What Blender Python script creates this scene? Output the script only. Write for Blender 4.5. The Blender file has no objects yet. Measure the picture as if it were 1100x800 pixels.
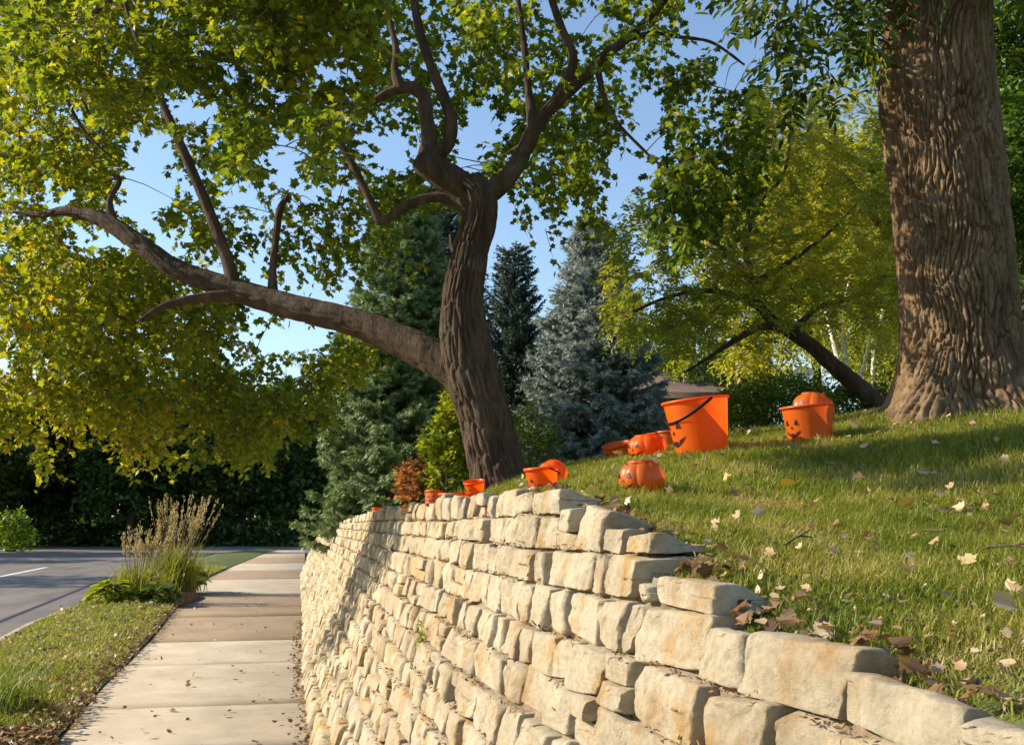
import bpy, math, random
import numpy as np
from mathutils import Vector
rng = np.random.default_rng(7)
random.seed(7)
S = bpy.context.scene
COL = S.collection
R = math.radians

# ------------------------------------------------------------------ camera, sky, sun, exposure
FPX, YAW, PITCH, EYE = 1080.0, R(11.6), R(8.58), np.array([0.0, 0.0, 1.25])
cam = bpy.data.cameras.new('camera'); cam_o = bpy.data.objects.new('camera', cam); COL.objects.link(cam_o)
cam.sensor_width = 36; cam.lens = 36 * FPX / 1100; cam.clip_start = 0.02; cam.clip_end = 3000
cam_o.location = EYE; cam_o.rotation_euler = (R(90) + PITCH, 0, -YAW)
S.camera = cam_o
SUN_EL, SUN_DIR = R(28), np.array([-0.955, 0.296])          # the sun stands to the left, a little beyond
W = bpy.data.worlds.new('World'); S.world = W; W.use_nodes = True
nt = W.node_tree; bg = nt.nodes['Background']; sky = nt.nodes.new('ShaderNodeTexSky')
sky.sky_type = 'NISHITA'; sky.sun_disc = False; sky.sun_elevation = SUN_EL
sky.sun_rotation = math.atan2(SUN_DIR[0], SUN_DIR[1]); sky.air_density = 1.1; sky.dust_density = 0.4; sky.ozone_density = 2.0
nt.links.new(sky.outputs[0], bg.inputs[0]); bg.inputs[1].default_value = 0.13
sl = bpy.data.lights.new('sun', 'SUN'); sl.energy = 5.0; sl.angle = R(0.5); sl.color = (1, 0.87, 0.67)
so = bpy.data.objects.new('sun', sl); COL.objects.link(so)
sd = Vector((SUN_DIR[0] * math.cos(SUN_EL), SUN_DIR[1] * math.cos(SUN_EL), math.sin(SUN_EL)))
so.rotation_euler = (-sd).to_track_quat('-Z', 'Y').to_euler(); so.location = (-20, 5, 20)
S.view_settings.view_transform = 'Standard'; S.view_settings.look = 'None'
S.view_settings.exposure = 0.82; S.view_settings.gamma = 1
S.render.engine = 'CYCLES'
cy = S.cycles
cy.max_bounces = 7; cy.diffuse_bounces = 4; cy.glossy_bounces = 2; cy.transmission_bounces = 4; cy.transparent_max_bounces = 4
cy.caustics_reflective = False; cy.caustics_refractive = False; cy.sample_clamp_indirect = 6
try:
    cy.use_denoising = True; cy.denoiser = 'OPENIMAGEDENOISE'
except Exception: pass

# ------------------------------------------------------------------ measuring the place
HF = np.array([math.sin(YAW), math.cos(YAW), 0]); RT = np.array([math.cos(YAW), -math.sin(YAW), 0])
FW = HF * math.cos(PITCH) + np.array([0, 0, math.sin(PITCH)]); UP = np.cross(RT, FW)
def ray(px, py):
    return FW + RT * ((px - 550) / FPX) - UP * ((py - 400) / FPX)
def at(px, py, F):                                          # a point of the place seen in that direction, F metres ahead
    d = ray(px, py); return EYE + d * (F / d.dot(HF))
def gr(px, py, z=0.0):                                      # where that line of sight meets height z
    d = ray(px, py); return EYE + d * ((z - EYE[2]) / d[2])
def nrm(v): return v / np.maximum(np.linalg.norm(v, axis=-1, keepdims=True), 1e-9)

_g = np.random.default_rng(1); _perm = _g.permutation(512); _perm = np.concatenate([_perm, _perm])
_grad = nrm(_g.normal(size=(512, 3)))
def perlin(p):
    p = np.asarray(p, float); i = np.floor(p).astype(int); f = p - i; i &= 511
    u = f * f * f * (f * (f * 6 - 15) + 10); out = 0
    for dx in (0, 1):
        wx = u[:, 0] if dx else 1 - u[:, 0]
        for dy in (0, 1):
            wy = u[:, 1] if dy else 1 - u[:, 1]
            for dz in (0, 1):
                wz = u[:, 2] if dz else 1 - u[:, 2]
                h = _perm[(_perm[(_perm[(i[:, 0] + dx) & 511] + i[:, 1] + dy) & 511] + i[:, 2] + dz) & 511]
                out = out + wx * wy * wz * (_grad[h] * (f - [dx, dy, dz])).sum(1)
    return out * 1.6
def fbm(p, o=3):
    return sum(perlin(np.asarray(p) * 2 ** k + 17.3 * k) / 2 ** k for k in range(o))

def plates(u, v):
    """distance to the furrow between neighbouring bark plates (u, v in plate widths and lengths)"""
    iu, iv = np.floor(u).astype(int), np.floor(v).astype(int); f1 = np.full(u.shape, 9.); f2 = f1.copy(); idx = np.zeros(u.shape)
    for a in (-1, 0, 1):
        for b in (-1, 0, 1):
            cu, cv = iu + a, iv + b; h = _perm[(_perm[cu & 511] + cv) & 511]; h2 = _perm[(h + 91) & 511]
            d = np.hypot(u - cu - .5 - .85 * (h / 512 - .5) - .5 * (cv & 1), v - cv - .5 - .9 * (h2 / 512 - .5))
            new = d < f1; f2 = np.where(new, f1, np.minimum(f2, d)); idx = np.where(new, h / 512., idx); f1 = np.minimum(f1, d)
    return f2 - f1, idx

# ------------------------------------------------------------------ meshes and objects
class MB:
    def __init__(s): s.v = []; s.n = 0; s.loops = []; s.cnt = []; s.t = []
    def add(s, v, faces, tint=None):
        """faces: an int array (m,k) or a list of tuples"""
        v = np.asarray(v, float).reshape(-1, 3)
        if isinstance(faces, np.ndarray):
            s.loops.append((faces + s.n).ravel()); s.cnt.append(np.full(len(faces), faces.shape[1]))
        else:
            s.loops.append(np.array([i for f in faces for i in f]) + s.n); s.cnt.append(np.array([len(f) for f in faces]))
        s.v.append(v); s.n += len(v)
        s.t.append(np.zeros(len(v)) if tint is None else np.broadcast_to(tint, (len(v),)).astype(float))
    def mesh(s, name, origin=None, smooth=False):
        me = bpy.data.meshes.new(name)
        v = np.concatenate(s.v) - (0 if origin is None else np.asarray(origin, float))
        lo = np.concatenate(s.loops).astype(np.int32); c = np.concatenate(s.cnt).astype(np.int32)
        me.vertices.add(len(v)); me.vertices.foreach_set('co', v.astype(np.float32).ravel())
        me.loops.add(len(lo)); me.loops.foreach_set('vertex_index', lo)
        me.polygons.add(len(c)); st = np.zeros(len(c), np.int32); st[1:] = np.cumsum(c)[:-1]
        me.polygons.foreach_set('loop_start', st); me.polygons.foreach_set('loop_total', c)
        if smooth: me.polygons.foreach_set('use_smooth', np.ones(len(c), bool))
        t = np.concatenate(s.t)
        if t.any():
            a = me.attributes.new('tint', 'FLOAT', 'POINT'); a.data.foreach_set('value', t.astype(np.float32))
        me.update(calc_edges=True); me.validate(); return me
def root_of(o):
    while o.parent is not None: o = o.parent
    return o
def obj(name, mb, m, parent=None, smooth=False, local=False):
    org = None if (parent is None or local) else np.array(root_of(parent).location)
    o = bpy.data.objects.new(name, mb.mesh(name, org, smooth)); COL.objects.link(o)
    o.data.materials.append(m)
    if parent is not None: o.parent = parent
    return o
def tag(o, label=None, cat=None, group=None, kind=None):
    if label: o['label'] = label
    if cat: o['category'] = cat
    if group: o['group'] = group
    if kind: o['kind'] = kind
    return o
def thing(name, label, cat, loc=(0, 0, 0), group=None, rot=(0, 0, 0)):
    o = bpy.data.objects.new(name, None); COL.objects.link(o); o.empty_display_size = 0.1
    o.location = loc; o.rotation_euler = rot; return tag(o, label, cat, group)

# ------------------------------------------------------------------ materials
def newmat(name):
    m = bpy.data.materials.new(name); m.use_nodes = True; t = m.node_tree
    return m, t, t.nodes, t.links, t.nodes['Principled BSDF']
def ramp(n, cols, pos=None):
    r = n.new('ShaderNodeValToRGB'); e = r.color_ramp.elements
    pos = pos or [i / (len(cols) - 1) for i in range(len(cols))]
    while len(e) < len(cols): e.new(0.5)
    for i, c in enumerate(cols): e[i].position = pos[i]; e[i].color = (*c, 1)
    return r
def noise(n, l, scale, detail=5, rough=0.6, vec=None, sx=None):
    x = n.new('ShaderNodeTexNoise'); x.inputs['Scale'].default_value = scale; x.inputs['Detail'].default_value = detail
    x.inputs['Roughness'].default_value = rough
    tc = n.new('ShaderNodeTexCoord')
    if sx:
        mp = n.new('ShaderNodeMapping'); mp.inputs['Scale'].default_value = sx
        l.new(tc.outputs['Object'], mp.inputs[0]); l.new(mp.outputs[0], x.inputs[0])
    else: l.new(tc.outputs['Object'], x.inputs[0])
    return x
def mixc(n, l, a, b, f, mode='MIX'):
    x = n.new('ShaderNodeMix'); x.data_type = 'RGBA'; x.blend_type = mode
    for s, v in ((6, a), (7, b)):
        if isinstance(v, tuple): x.inputs[s].default_value = (*v, 1)
        else: l.new(v, x.inputs[s])
    if isinstance(f, float): x.inputs[0].default_value = f
    else: l.new(f, x.inputs[0])
    return x.outputs[2]
def bump(n, l, h, p, strength, dist):
    b = n.new('ShaderNodeBump'); b.inputs['Strength'].default_value = strength; b.inputs['Distance'].default_value = dist
    l.new(h, b.inputs['Height']); l.new(b.outputs[0], p.inputs['Normal'])
def rough_mat(name, cols, scale, rough=0.85, bstr=0.5, bdist=0.01, bscale=None, sx=None, pos=None, detail=6):
    m, t, n, l, p = newmat(name)
    x = noise(n, l, scale, detail, 0.65, sx=sx); r = ramp(n, cols, pos or [0.3 + 0.4 * i / (len(cols) - 1) for i in range(len(cols))])
    l.new(x.outputs[0], r.inputs[0]); l.new(r.outputs[0], p.inputs['Base Color']); p.inputs['Roughness'].default_value = rough
    p.inputs['Specular IOR Level'].default_value = 0.25
    if bstr: bump(n, l, noise(n, l, bscale or scale * 3, 6, 0.7, sx=sx).outputs[0], p, bstr, bdist)
    return m
def leaf_mat(name, cols, trans=0.45, pos=None, rough=0.45, tcol=(1.25, 1.2, 0.6), spec=0.35):
    """one colour per leaf, read along the ramp by the leaf's own tint; light also passes through the blade"""
    m, t, n, l, p = newmat(name)
    a = n.new('ShaderNodeAttribute'); a.attribute_name = 'tint'
    r = ramp(n, cols, pos); l.new(a.outputs['Fac'], r.inputs[0])
    l.new(r.outputs[0], p.inputs['Base Color']); p.inputs['Roughness'].default_value = rough; p.inputs['Specular IOR Level'].default_value = spec
    tr = n.new('ShaderNodeBsdfTranslucent'); l.new(mixc(n, l, r.outputs[0], tcol, 1.0, 'MULTIPLY'), tr.inputs[0])
    mx = n.new('ShaderNodeMixShader'); mx.inputs[0].default_value = trans
    l.new(p.outputs[0], mx.inputs[1]); l.new(tr.outputs[0], mx.inputs[2]); l.new(mx.outputs[0], n['Material Output'].inputs[0])
    return m
def plain(name, col, rough=0.6, spec=0.3):
    m, t, n, l, p = newmat(name); p.inputs['Base Color'].default_value = (*col, 1); p.inputs['Roughness'].default_value = rough
    p.inputs['Specular IOR Level'].default_value = spec
    return m
M = {}
M['maple'] = leaf_mat('maple_leaf', [(0.045, 0.09, 0.009), (0.13, 0.195, 0.015), (0.27, 0.30, 0.02), (0.47, 0.41, 0.026), (0.52, 0.26, 0.03)], 0.6, [0, 0.32, 0.6, 0.86, 1])
M['ash'] = leaf_mat('ash_leaf', [(0.03, 0.06, 0.008), (0.08, 0.125, 0.012), (0.17, 0.21, 0.02), (0.32, 0.28, 0.025)], 0.5)
M['locust'] = leaf_mat('locust_leaf', [(0.09, 0.15, 0.025), (0.22, 0.27, 0.035), (0.45, 0.42, 0.045), (0.62, 0.46, 0.04)], 0.5, [0, 0.4, 0.72, 1])
M['woods'] = leaf_mat('woods_leaf', [(0.03, 0.065, 0.016), (0.065, 0.12, 0.024), (0.14, 0.18, 0.03), (0.30, 0.28, 0.035)], 0.4)
M['shrub_yellow'] = leaf_mat('shrub_yellow_leaf', [(0.08, 0.16, 0.015), (0.20, 0.28, 0.02), (0.40, 0.40, 0.03)], 0.45)
M['shrub_green'] = leaf_mat('shrub_green_leaf', [(0.03, 0.08, 0.012), (0.07, 0.14, 0.02), (0.16, 0.22, 0.03), (0.30, 0.30, 0.04)], 0.4)
M['hydrangea'] = leaf_mat('dried_hydrangea', [(0.22, 0.09, 0.03), (0.45, 0.20, 0.07), (0.55, 0.32, 0.14)], 0.3)
M['spruce'] = leaf_mat('spruce_needle', [(0.05, 0.095, 0.04), (0.15, 0.22, 0.095), (0.28, 0.36, 0.16)], 0.2, rough=0.55)
M['spruce_dark'] = leaf_mat('dark_spruce_needle', [(0.018, 0.038, 0.024), (0.035, 0.065, 0.04), (0.05, 0.09, 0.05)], 0.15, rough=0.55)
M['spruce_blue'] = leaf_mat('blue_spruce_needle', [(0.06, 0.085, 0.075), (0.18, 0.225, 0.20), (0.37, 0.415, 0.37)], 0.2, rough=0.55, tcol=(1, 1, 0.9))
M['grass'] = leaf_mat('grass_blade', [(0.085, 0.145, 0.015), (0.205, 0.245, 0.03), (0.35, 0.33, 0.07), (0.52, 0.43, 0.19)], 0.42, [0, 0.4, 0.75, 1])
M['litter'] = leaf_mat('fallen_leaf', [(0.09, 0.05, 0.028), (0.24, 0.14, 0.07), (0.42, 0.29, 0.16), (0.58, 0.46, 0.31), (0.62, 0.42, 0.05)], 0.25, [0, 0.3, 0.6, 0.85, 1], tcol=(1, 0.9, 0.6))
M['plume'] = leaf_mat('grass_plume', [(0.22, 0.17, 0.08), (0.40, 0.32, 0.18), (0.5, 0.42, 0.27)], 0.35)
M['bark'] = rough_mat('maple_bark', [(0.035, 0.023, 0.014), (0.075, 0.049, 0.030), (0.13, 0.088, 0.056)], 14, 0.92, 1.0, 0.02, 46, sx=(1, 1, 0.25))
M['oak_bark'] = rough_mat('furrowed_bark', [(0.085, 0.053, 0.026), (0.155, 0.10, 0.052), (0.25, 0.17, 0.095)], 14, 0.92, 0.6, 0.006, 70, sx=(1, 1, 0.35))
M['twig'] = rough_mat('twig_bark', [(0.07, 0.05, 0.035), (0.14, 0.10, 0.07)], 12, 0.9, 0)
M['birch'] = rough_mat('birch_bark', [(0.20, 0.18, 0.15), (0.62, 0.58, 0.52), (0.75, 0.72, 0.66)], 6, 0.8, 0.3, 0.004, sx=(0.6, 0.6, 4))
M['soil'] = rough_mat('wall_soil', [(0.13, 0.095, 0.06), (0.26, 0.195, 0.125), (0.36, 0.28, 0.19)], 16, 0.95, 1.0, 0.012, 60)
M['black'] = plain('black_plastic', (0.012, 0.011, 0.011), 0.4)

def overlay(m, col, scale, lo, hi, amount, sx=None):
    """blotches of another colour over a finished material"""
    t = m.node_tree; n, l = t.nodes, t.links; p = n['Principled BSDF']; src = p.inputs['Base Color'].links[0].from_socket
    x = noise(n, l, scale, 7, 0.7, sx=sx); r = ramp(n, [(0, 0, 0), (amount,) * 3], [lo, hi]); l.new(x.outputs[0], r.inputs[0])
    l.new(mixc(n, l, src, col, r.outputs[0]), p.inputs['Base Color'])
overlay(M['oak_bark'], (0.19, 0.17, 0.115), 3.5, .54, .70, .4); overlay(M['oak_bark'], (0.05, 0.033, 0.02), 2.2, .54, .66, .5, (1, 1, .4))
overlay(M['bark'], (0.15, 0.145, 0.11), 5, .56, .70, .6)
def stone_mat():
    m, t, n, l, p = newmat('limestone')
    g = n.new('ShaderNodeNewGeometry')
    base = ramp(n, [(0.42, 0.355, 0.255), (0.49, 0.425, 0.315), (0.54, 0.48, 0.365), (0.44, 0.405, 0.33), (0.50, 0.38, 0.235), (0.51, 0.455, 0.35)], [0, .25, .45, .62, .82, 1])
    l.new(g.outputs['Random Per Island'], base.inputs[0])
    st = noise(n, l, 7, 5, 0.6); sr = ramp(n, [(0, 0, 0), (1, 1, 1)], [0.52, 0.70]); l.new(st.outputs[0], sr.inputs[0])
    c1 = mixc(n, l, base.outputs[0], (0.46, 0.30, 0.13), sr.outputs[0])
    fine = noise(n, l, 55, 6, 0.7); fr = ramp(n, [(0.80, 0.78, 0.74), (1.06, 1.06, 1.06)], [0.32, 0.62]); l.new(fine.outputs[0], fr.inputs[0])
    c2 = mixc(n, l, c1, fr.outputs[0], 1.0, 'MULTIPLY')
    dn = noise(n, l, 24, 8, 0.75, sx=(1, 1, 2.2)); dr = ramp(n, [(1, 1, 1), (0, 0, 0)], [0.30, 0.36]); l.new(dn.outputs[0], dr.inputs[0])
    c3 = mixc(n, l, c2, (0.20, 0.155, 0.105), dr.outputs[0])
    wn = noise(n, l, 3.2, 6, 0.7); wr = ramp(n, [(0.72, 0.67, 0.60), (1.04, 1.03, 1.0)], [0.36, 0.58]); l.new(wn.outputs[0], wr.inputs[0])
    c3 = mixc(n, l, c3, wr.outputs[0], 1.0, 'MULTIPLY')
    l.new(c3, p.inputs['Base Color']); p.inputs['Roughness'].default_value = 0.88; p.inputs['Specular IOR Level'].default_value = 0.2
    bump(n, l, noise(n, l, 34, 10, 0.78, sx=(1, 1, 1.7)).outputs[0], p, 0.9, 0.016)
    return m
M['stone'] = stone_mat()

def concrete_mat():
    m, t, n, l, p = newmat('concrete')
    a = n.new('ShaderNodeAttribute'); a.attribute_name = 'tint'
    base = ramp(n, [(0.36, 0.315, 0.25), (0.31, 0.27, 0.21), (0.245, 0.185, 0.125), (0.21, 0.155, 0.10)]); l.new(a.outputs['Fac'], base.inputs[0])
    x = noise(n, l, 1.6, 8, 0.7); xr = ramp(n, [(0.72, 0.70, 0.66), (1.08, 1.07, 1.05)], [0.3, 0.65]); l.new(x.outputs[0], xr.inputs[0])
    c = mixc(n, l, base.outputs[0], xr.outputs[0], 1.0, 'MULTIPLY')
    y = noise(n, l, 140, 3, 0.6); yr = ramp(n, [(0.78, 0.77, 0.75), (1.1, 1.1, 1.1)], [0.3, 0.7]); l.new(y.outputs[0], yr.inputs[0])
    c = mixc(n, l, c, yr.outputs[0], 1.0, 'MULTIPLY')
    sp = noise(n, l, 9, 9, 0.8); spr = ramp(n, [(0.55, 0.5, 0.45), (1, 1, 1)], [0.33, 0.44]); l.new(sp.outputs[0], spr.inputs[0])
    c = mixc(n, l, c, spr.outputs[0], .8, 'MULTIPLY')
    l.new(c, p.inputs['Base Color']); p.inputs['Roughness'].default_value = 0.85; p.inputs['Specular IOR Level'].default_value = 0.3
    bump(n, l, y.outputs[0], p, 0.35, 0.004); return m
M['concrete'] = concrete_mat()
M['asphalt'] = rough_mat('asphalt', [(0.10, 0.088, 0.078), (0.165, 0.142, 0.12), (0.22, 0.19, 0.155)], 1.2, 0.75, 0.4, 0.006, 120, sx=(1, 0.3, 1))
M['paint'] = rough_mat('road_paint', [(0.55, 0.54, 0.52), (0.8, 0.79, 0.77)], 8, 0.6, 0)
M['tar'] = plain('tar_joint', (0.02, 0.02, 0.02), 0.6)
M['lawn'] = rough_mat('lawn_ground', [(0.055, 0.050, 0.022), (0.075, 0.095, 0.026), (0.10, 0.13, 0.03), (0.16, 0.15, 0.06)], 3.5, 0.95, 0.8, 0.02, 40)
M['ground'] = rough_mat('far_ground', [(0.05, 0.045, 0.025), (0.06, 0.08, 0.025), (0.09, 0.10, 0.035)], 0.8, 0.95, 0.5, 0.03, 10)
M['mulch'] = rough_mat('mulch', [(0.05, 0.03, 0.018), (0.14, 0.09, 0.05), (0.26, 0.18, 0.10)], 14, 0.95, 1.0, 0.02, 40)
M['roof'] = rough_mat('roof_shingle', [(0.10, 0.065, 0.05), (0.17, 0.115, 0.09), (0.21, 0.15, 0.12)], 3, 0.9, 0.6, 0.02, 14, sx=(1, 1, 6))
M['wallbrown'] = rough_mat('brown_siding', [(0.10, 0.07, 0.055), (0.14, 0.10, 0.08)], 2, 0.8, 0.4, 0.01, 8, sx=(0.2, 0.2, 8))
M['cream'] = rough_mat('cream_trim', [(0.26, 0.21, 0.16), (0.36, 0.30, 0.23)], 4, 0.7, 0)
M['white'] = rough_mat('white_metal', [(0.75, 0.75, 0.74), (0.82, 0.82, 0.80)], 3, 0.4, 0)
M['glass'] = plain('window_glass', (0.03, 0.035, 0.04), 0.08, 0.6)

def pail_mat(name, col, tcol, trans):
    m, t, n, l, p = newmat(name)
    x = noise(n, l, 6, 3, 0.5); r = ramp(n, [tuple(c * 0.86 for c in col), col], [0.35, 0.65]); l.new(x.outputs[0], r.inputs[0])
    l.new(r.outputs[0], p.inputs['Base Color']); p.inputs['Roughness'].default_value = 0.36; p.inputs['Specular IOR Level'].default_value = 0.45
    bump(n, l, noise(n, l, 30, 2).outputs[0], p, 0.08, 0.003)
    tr = n.new('ShaderNodeBsdfTranslucent'); tr.inputs[0].default_value = (*tcol, 1)
    mx = n.new('ShaderNodeMixShader'); mx.inputs[0].default_value = trans
    l.new(p.outputs[0], mx.inputs[1]); l.new(tr.outputs[0], mx.inputs[2]); l.new(mx.outputs[0], n['Material Output'].inputs[0])
    return m
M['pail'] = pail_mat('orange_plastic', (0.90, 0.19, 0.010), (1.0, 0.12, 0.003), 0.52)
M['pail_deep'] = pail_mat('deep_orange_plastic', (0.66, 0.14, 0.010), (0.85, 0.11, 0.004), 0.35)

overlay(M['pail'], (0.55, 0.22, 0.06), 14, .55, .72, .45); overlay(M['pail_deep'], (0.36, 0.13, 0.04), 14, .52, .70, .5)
# ------------------------------------------------------------------ shape helpers
def spline(P, n):
    P = np.asarray(P, float); Q = np.vstack([2 * P[0] - P[1], P, 2 * P[-1] - P[-2]]); out = []
    for k in np.linspace(0, len(P) - 1 - 1e-6, n):
        i = int(k); t = k - i; a, b, c, d = Q[i:i + 4]
        out.append(0.5 * ((2 * b) + (c - a) * t + (2 * a - 5 * b + 4 * c - d) * t * t + (3 * b - a - 3 * c + d) * t ** 3))
    return np.array(out)
def frames(C):
    T = nrm(np.gradient(C, axis=0)); N = np.zeros_like(T)
    v = np.array([1.0, 0, 0]) if abs(T[0][0]) < 0.8 else np.array([0, 1.0, 0])
    for i in range(len(C)):
        v = v - T[i] * v.dot(T[i]); v = v / np.linalg.norm(v); N[i] = v
    return T, N, np.cross(T, N)
def tube(mb, P, rad, n=None, seg=10, bark=0.0, cap=True, tint=None, fr=(.04, .13)):
    P = np.asarray(P, float); n = n or max(3, len(P) * 4)
    PR = spline(np.hstack([P, np.asarray(rad, float)[:, None]]), n) if len(P) > 2 else np.array([np.hstack([P[0] * (1 - k) + P[1] * k, rad[0] * (1 - k) + rad[1] * k]) for k in np.linspace(0, 1, n)])
    C, r = PR[:, :3], np.maximum(PR[:, 3], 0.0008); T, N, B = frames(C)
    a = np.linspace(0, 2 * math.pi, seg, endpoint=False)
    dirs = N[:, None] * np.cos(a)[None, :, None] + B[:, None] * np.sin(a)[None, :, None]
    rr = np.repeat(r[:, None], seg, 1)
    if bark:
        s = np.concatenate([[0], np.cumsum(np.linalg.norm(np.diff(C, axis=0), axis=1))])
        q = np.stack([np.cos(a)[None] * rr * 3, np.sin(a)[None] * rr * 3, np.repeat(s[:, None], seg, 1)], -1).reshape(-1, 3) + P[0] * 3
        rm = float(r[:max(2, n // 2)].mean()); wq = perlin(q * 6) * .5; nu = max(5, round(2 * math.pi * rm / fr[0]))
        uu = np.repeat((a / (2 * math.pi) * nu)[None], n, 0).ravel() + wq; vv = np.repeat((s / fr[1])[:, None], seg, 1).ravel() + .35 * perlin(q * 5 + 7)
        h, ix = plates(uu, vv); h = np.clip(h / .42, 0, 1) ** .7 + .25 * (ix - .5)
        rr = rr * (1 + 0.11 * fbm(q * .9, 2).reshape(rr.shape)) + bark * (h - .7 + .25 * fbm(q * [20, 20, 8], 2)).reshape(rr.shape)
    V = (C[:, None] + dirs * rr[..., None]).reshape(-1, 3)
    i, j = np.meshgrid(np.arange(n - 1), np.arange(seg), indexing='ij'); j2 = (j + 1) % seg
    F = np.stack([i * seg + j, i * seg + j2, (i + 1) * seg + j2, (i + 1) * seg + j], -1).reshape(-1, 4)
    mb.add(V, F, tint)
    if cap: mb.add(V[-seg:], np.arange(seg)[None, :], tint)
    return C
def box(mb, c, s, rz=0.0):
    v = np.array([(x, y, z) for x in (-.5, .5) for y in (-.5, .5) for z in (-.5, .5)]) * np.asarray(s, float)
    ca, sa = math.cos(rz), math.sin(rz); v = np.stack([v[:, 0] * ca - v[:, 1] * sa, v[:, 0] * sa + v[:, 1] * ca, v[:, 2]], 1)
    mb.add(v + np.asarray(c, float), [(0, 1, 3, 2), (4, 6, 7, 5), (0, 4, 5, 1), (2, 3, 7, 6), (0, 2, 6, 4), (1, 5, 7, 3)])
# leaf outlines: (side, along, lift); two halves folded at the midrib
def halves(right, lift=0.18, y0=0.0):
    n = len(right); tip = right[-1]
    rv = [(x, y, lift * x) for x, y in right[:-1]]; lv = [(-x, y, lift * x) for x, y in right[:-1]]
    V = np.array([(0, y0, 0)] + rv + [(0, tip[1], -0.06)] + lv); k = len(rv)
    return V, [tuple([0] + list(range(1, k + 1)) + [k + 1]), tuple([0, k + 1] + list(range(2 * k + 1, k + 1, -1)))]
MAPLE = halves([(0.22, -0.10), (0.42, 0.12), (0.30, 0.22), (0.58, 0.52), (0.34, 0.52), (0.26, 0.66), (0.14, 0.62), (0, 1.0)])
OVAL = halves([(0.17, 0.22), (0.20, 0.5), (0.11, 0.8), (0, 1.0)], 0.2)
LANCE = halves([(0.13, 0.2), (0.15, 0.48), (0.07, 0.82), (0, 1.0)], 0.25)
ROUND = halves([(0.28, 0.15), (0.36, 0.5), (0.22, 0.85), (0, 1.0)], 0.2)
def leaves(mb, P, tip, nor, size, tpl, tint):
    P = np.asarray(P); N = len(P)
    if not N: return
    V, F = tpl; t = nrm(tip); s = nrm(np.cross(t, nor) + 1e-6); w = np.cross(s, t)
    size = np.broadcast_to(size, (N,))[:, None, None]
    W = P[:, None] + size * (V[None, :, 0:1] * s[:, None] + V[None, :, 1:2] * t[:, None] + V[None, :, 2:3] * w[:, None])
    k = len(V); off = (np.arange(N) * k)[:, None]
    tt = np.repeat(np.broadcast_to(tint, (N,)), k)
    base = mb.n; mb.v.append(W.reshape(-1, 3)); mb.n += N * k; mb.t.append(np.clip(tt, 0.001, 1))
    for f in F:
        mb.loops.append((off + np.array(f)[None] + base).ravel()); mb.cnt.append(np.full(N, len(f)))
def sprigs(mb, tw, P, out, n_leaf, length, size, tpl, tint, twig_r=0.0025, droop=0.5, spread=1.0):
    """a short twig at every point of P growing along out, with leaves set along it"""
    P = np.asarray(P); N = len(P); out = nrm(out)
    L = np.asarray(length) * rng.uniform(0.6, 1.3, N); sz = np.broadcast_to(np.asarray(size, float), (N,))
    for k in range(n_leaf):
        f = (k + rng.uniform(0.2, 1, N)) / n_leaf
        b = P + out * (f * L)[:, None] + np.array([0, 0, -1]) * (droop * 0.5 * L * f * f)[:, None]
        side = nrm(rng.normal(size=(N, 3))); side[:, 2] *= 0.5
        tip = nrm(out * 0.5 + side * spread + np.array([0, 0, -droop]))
        nor = nrm(rng.normal(size=(N, 3)) * 0.55 + np.array([0, 0, 1.0]))
        leaves(mb, b + side * 0.25 * sz[:, None], tip, nor, sz * rng.uniform(0.65, 1.2, N), tpl, tint + rng.normal(0, 0.15, N))
    if tw is not None:
        e = P + out * L[:, None] + np.array([0, 0, -1]) * (droop * 0.5 * L)[:, None]
        s = nrm(np.cross(out, rng.normal(size=(N, 3)))) * twig_r; u = np.cross(out, s)
        V = np.stack([P + s, P - 0.5 * s + u * .87, P - 0.5 * s - u * .87, e], 1).reshape(-1, 3); o = (np.arange(N) * 4)[:, None]
        tw.add(V, np.concatenate([o + np.array([[0, 1, 3]]), o + np.array([[1, 2, 3]]), o + np.array([[2, 0, 3]])]))
def in_poly(x, y, poly):
    poly = np.asarray(poly, float); c = np.zeros(len(x), bool); j = len(poly) - 1
    for i in range(len(poly)):
        xi, yi = poly[i]; xj, yj = poly[j]
        c ^= ((yi > y) != (yj > y)) & (x < (xj - xi) * (y - yi) / (yj - yi + 1e-9) + xi); j = i
    return c
def ats(px, py, F):
    d = FW + RT * ((px - 550) / FPX)[:, None] - UP * ((py - 400) / FPX)[:, None]
    return EYE + d * (F / (d @ HF))[:, None]
def ell(n, c, r, shell=0.55):
    """points in an ellipsoid, thinner towards its middle"""
    d = nrm(rng.normal(size=(n, 3))); q = rng.uniform(shell ** 3, 1, n) ** (1 / 3)
    return np.asarray(c, float) + d * q[:, None] * np.asarray(r, float), d

# ------------------------------------------------------------------ the wall's line and the lawn behind it
WY = [-2, 1.0, 3.0, 5.8, 9.0, 14, 20, 26, 30]
WX0 = [0.42, 0.30, 0.20, 0.06, 0.0, 0.0, -0.04, -0.05, -0.05]
WXT = [0.95, 0.80, 0.67, 0.62, 0.62, 0.56, 0.46, 0.36, 0.3]
HY = [-2, 1.10, 1.28, 1.66, 1.68, 1.98, 2.00, 2.26, 2.28, 2.64, 2.66, 4, 6.2, 9.9, 14, 20, 23, 26]
HZ = [1.03, 1.05, 1.072, 1.08, 1.14, 1.14, 1.235, 1.235, 1.285, 1.285, 1.345, 1.36, 1.405, 1.36, 1.30, 1.20, 0.95, 0.5]
def wall_x(y, z):
    a, b = np.interp(y, WY, WX0), np.interp(y, WY, WXT); return a + (b - a) * (np.maximum(z, 0) / 1.36) ** 0.75
def wall_h(y): return np.interp(y, HY, HZ)
ctrl = []
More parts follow.
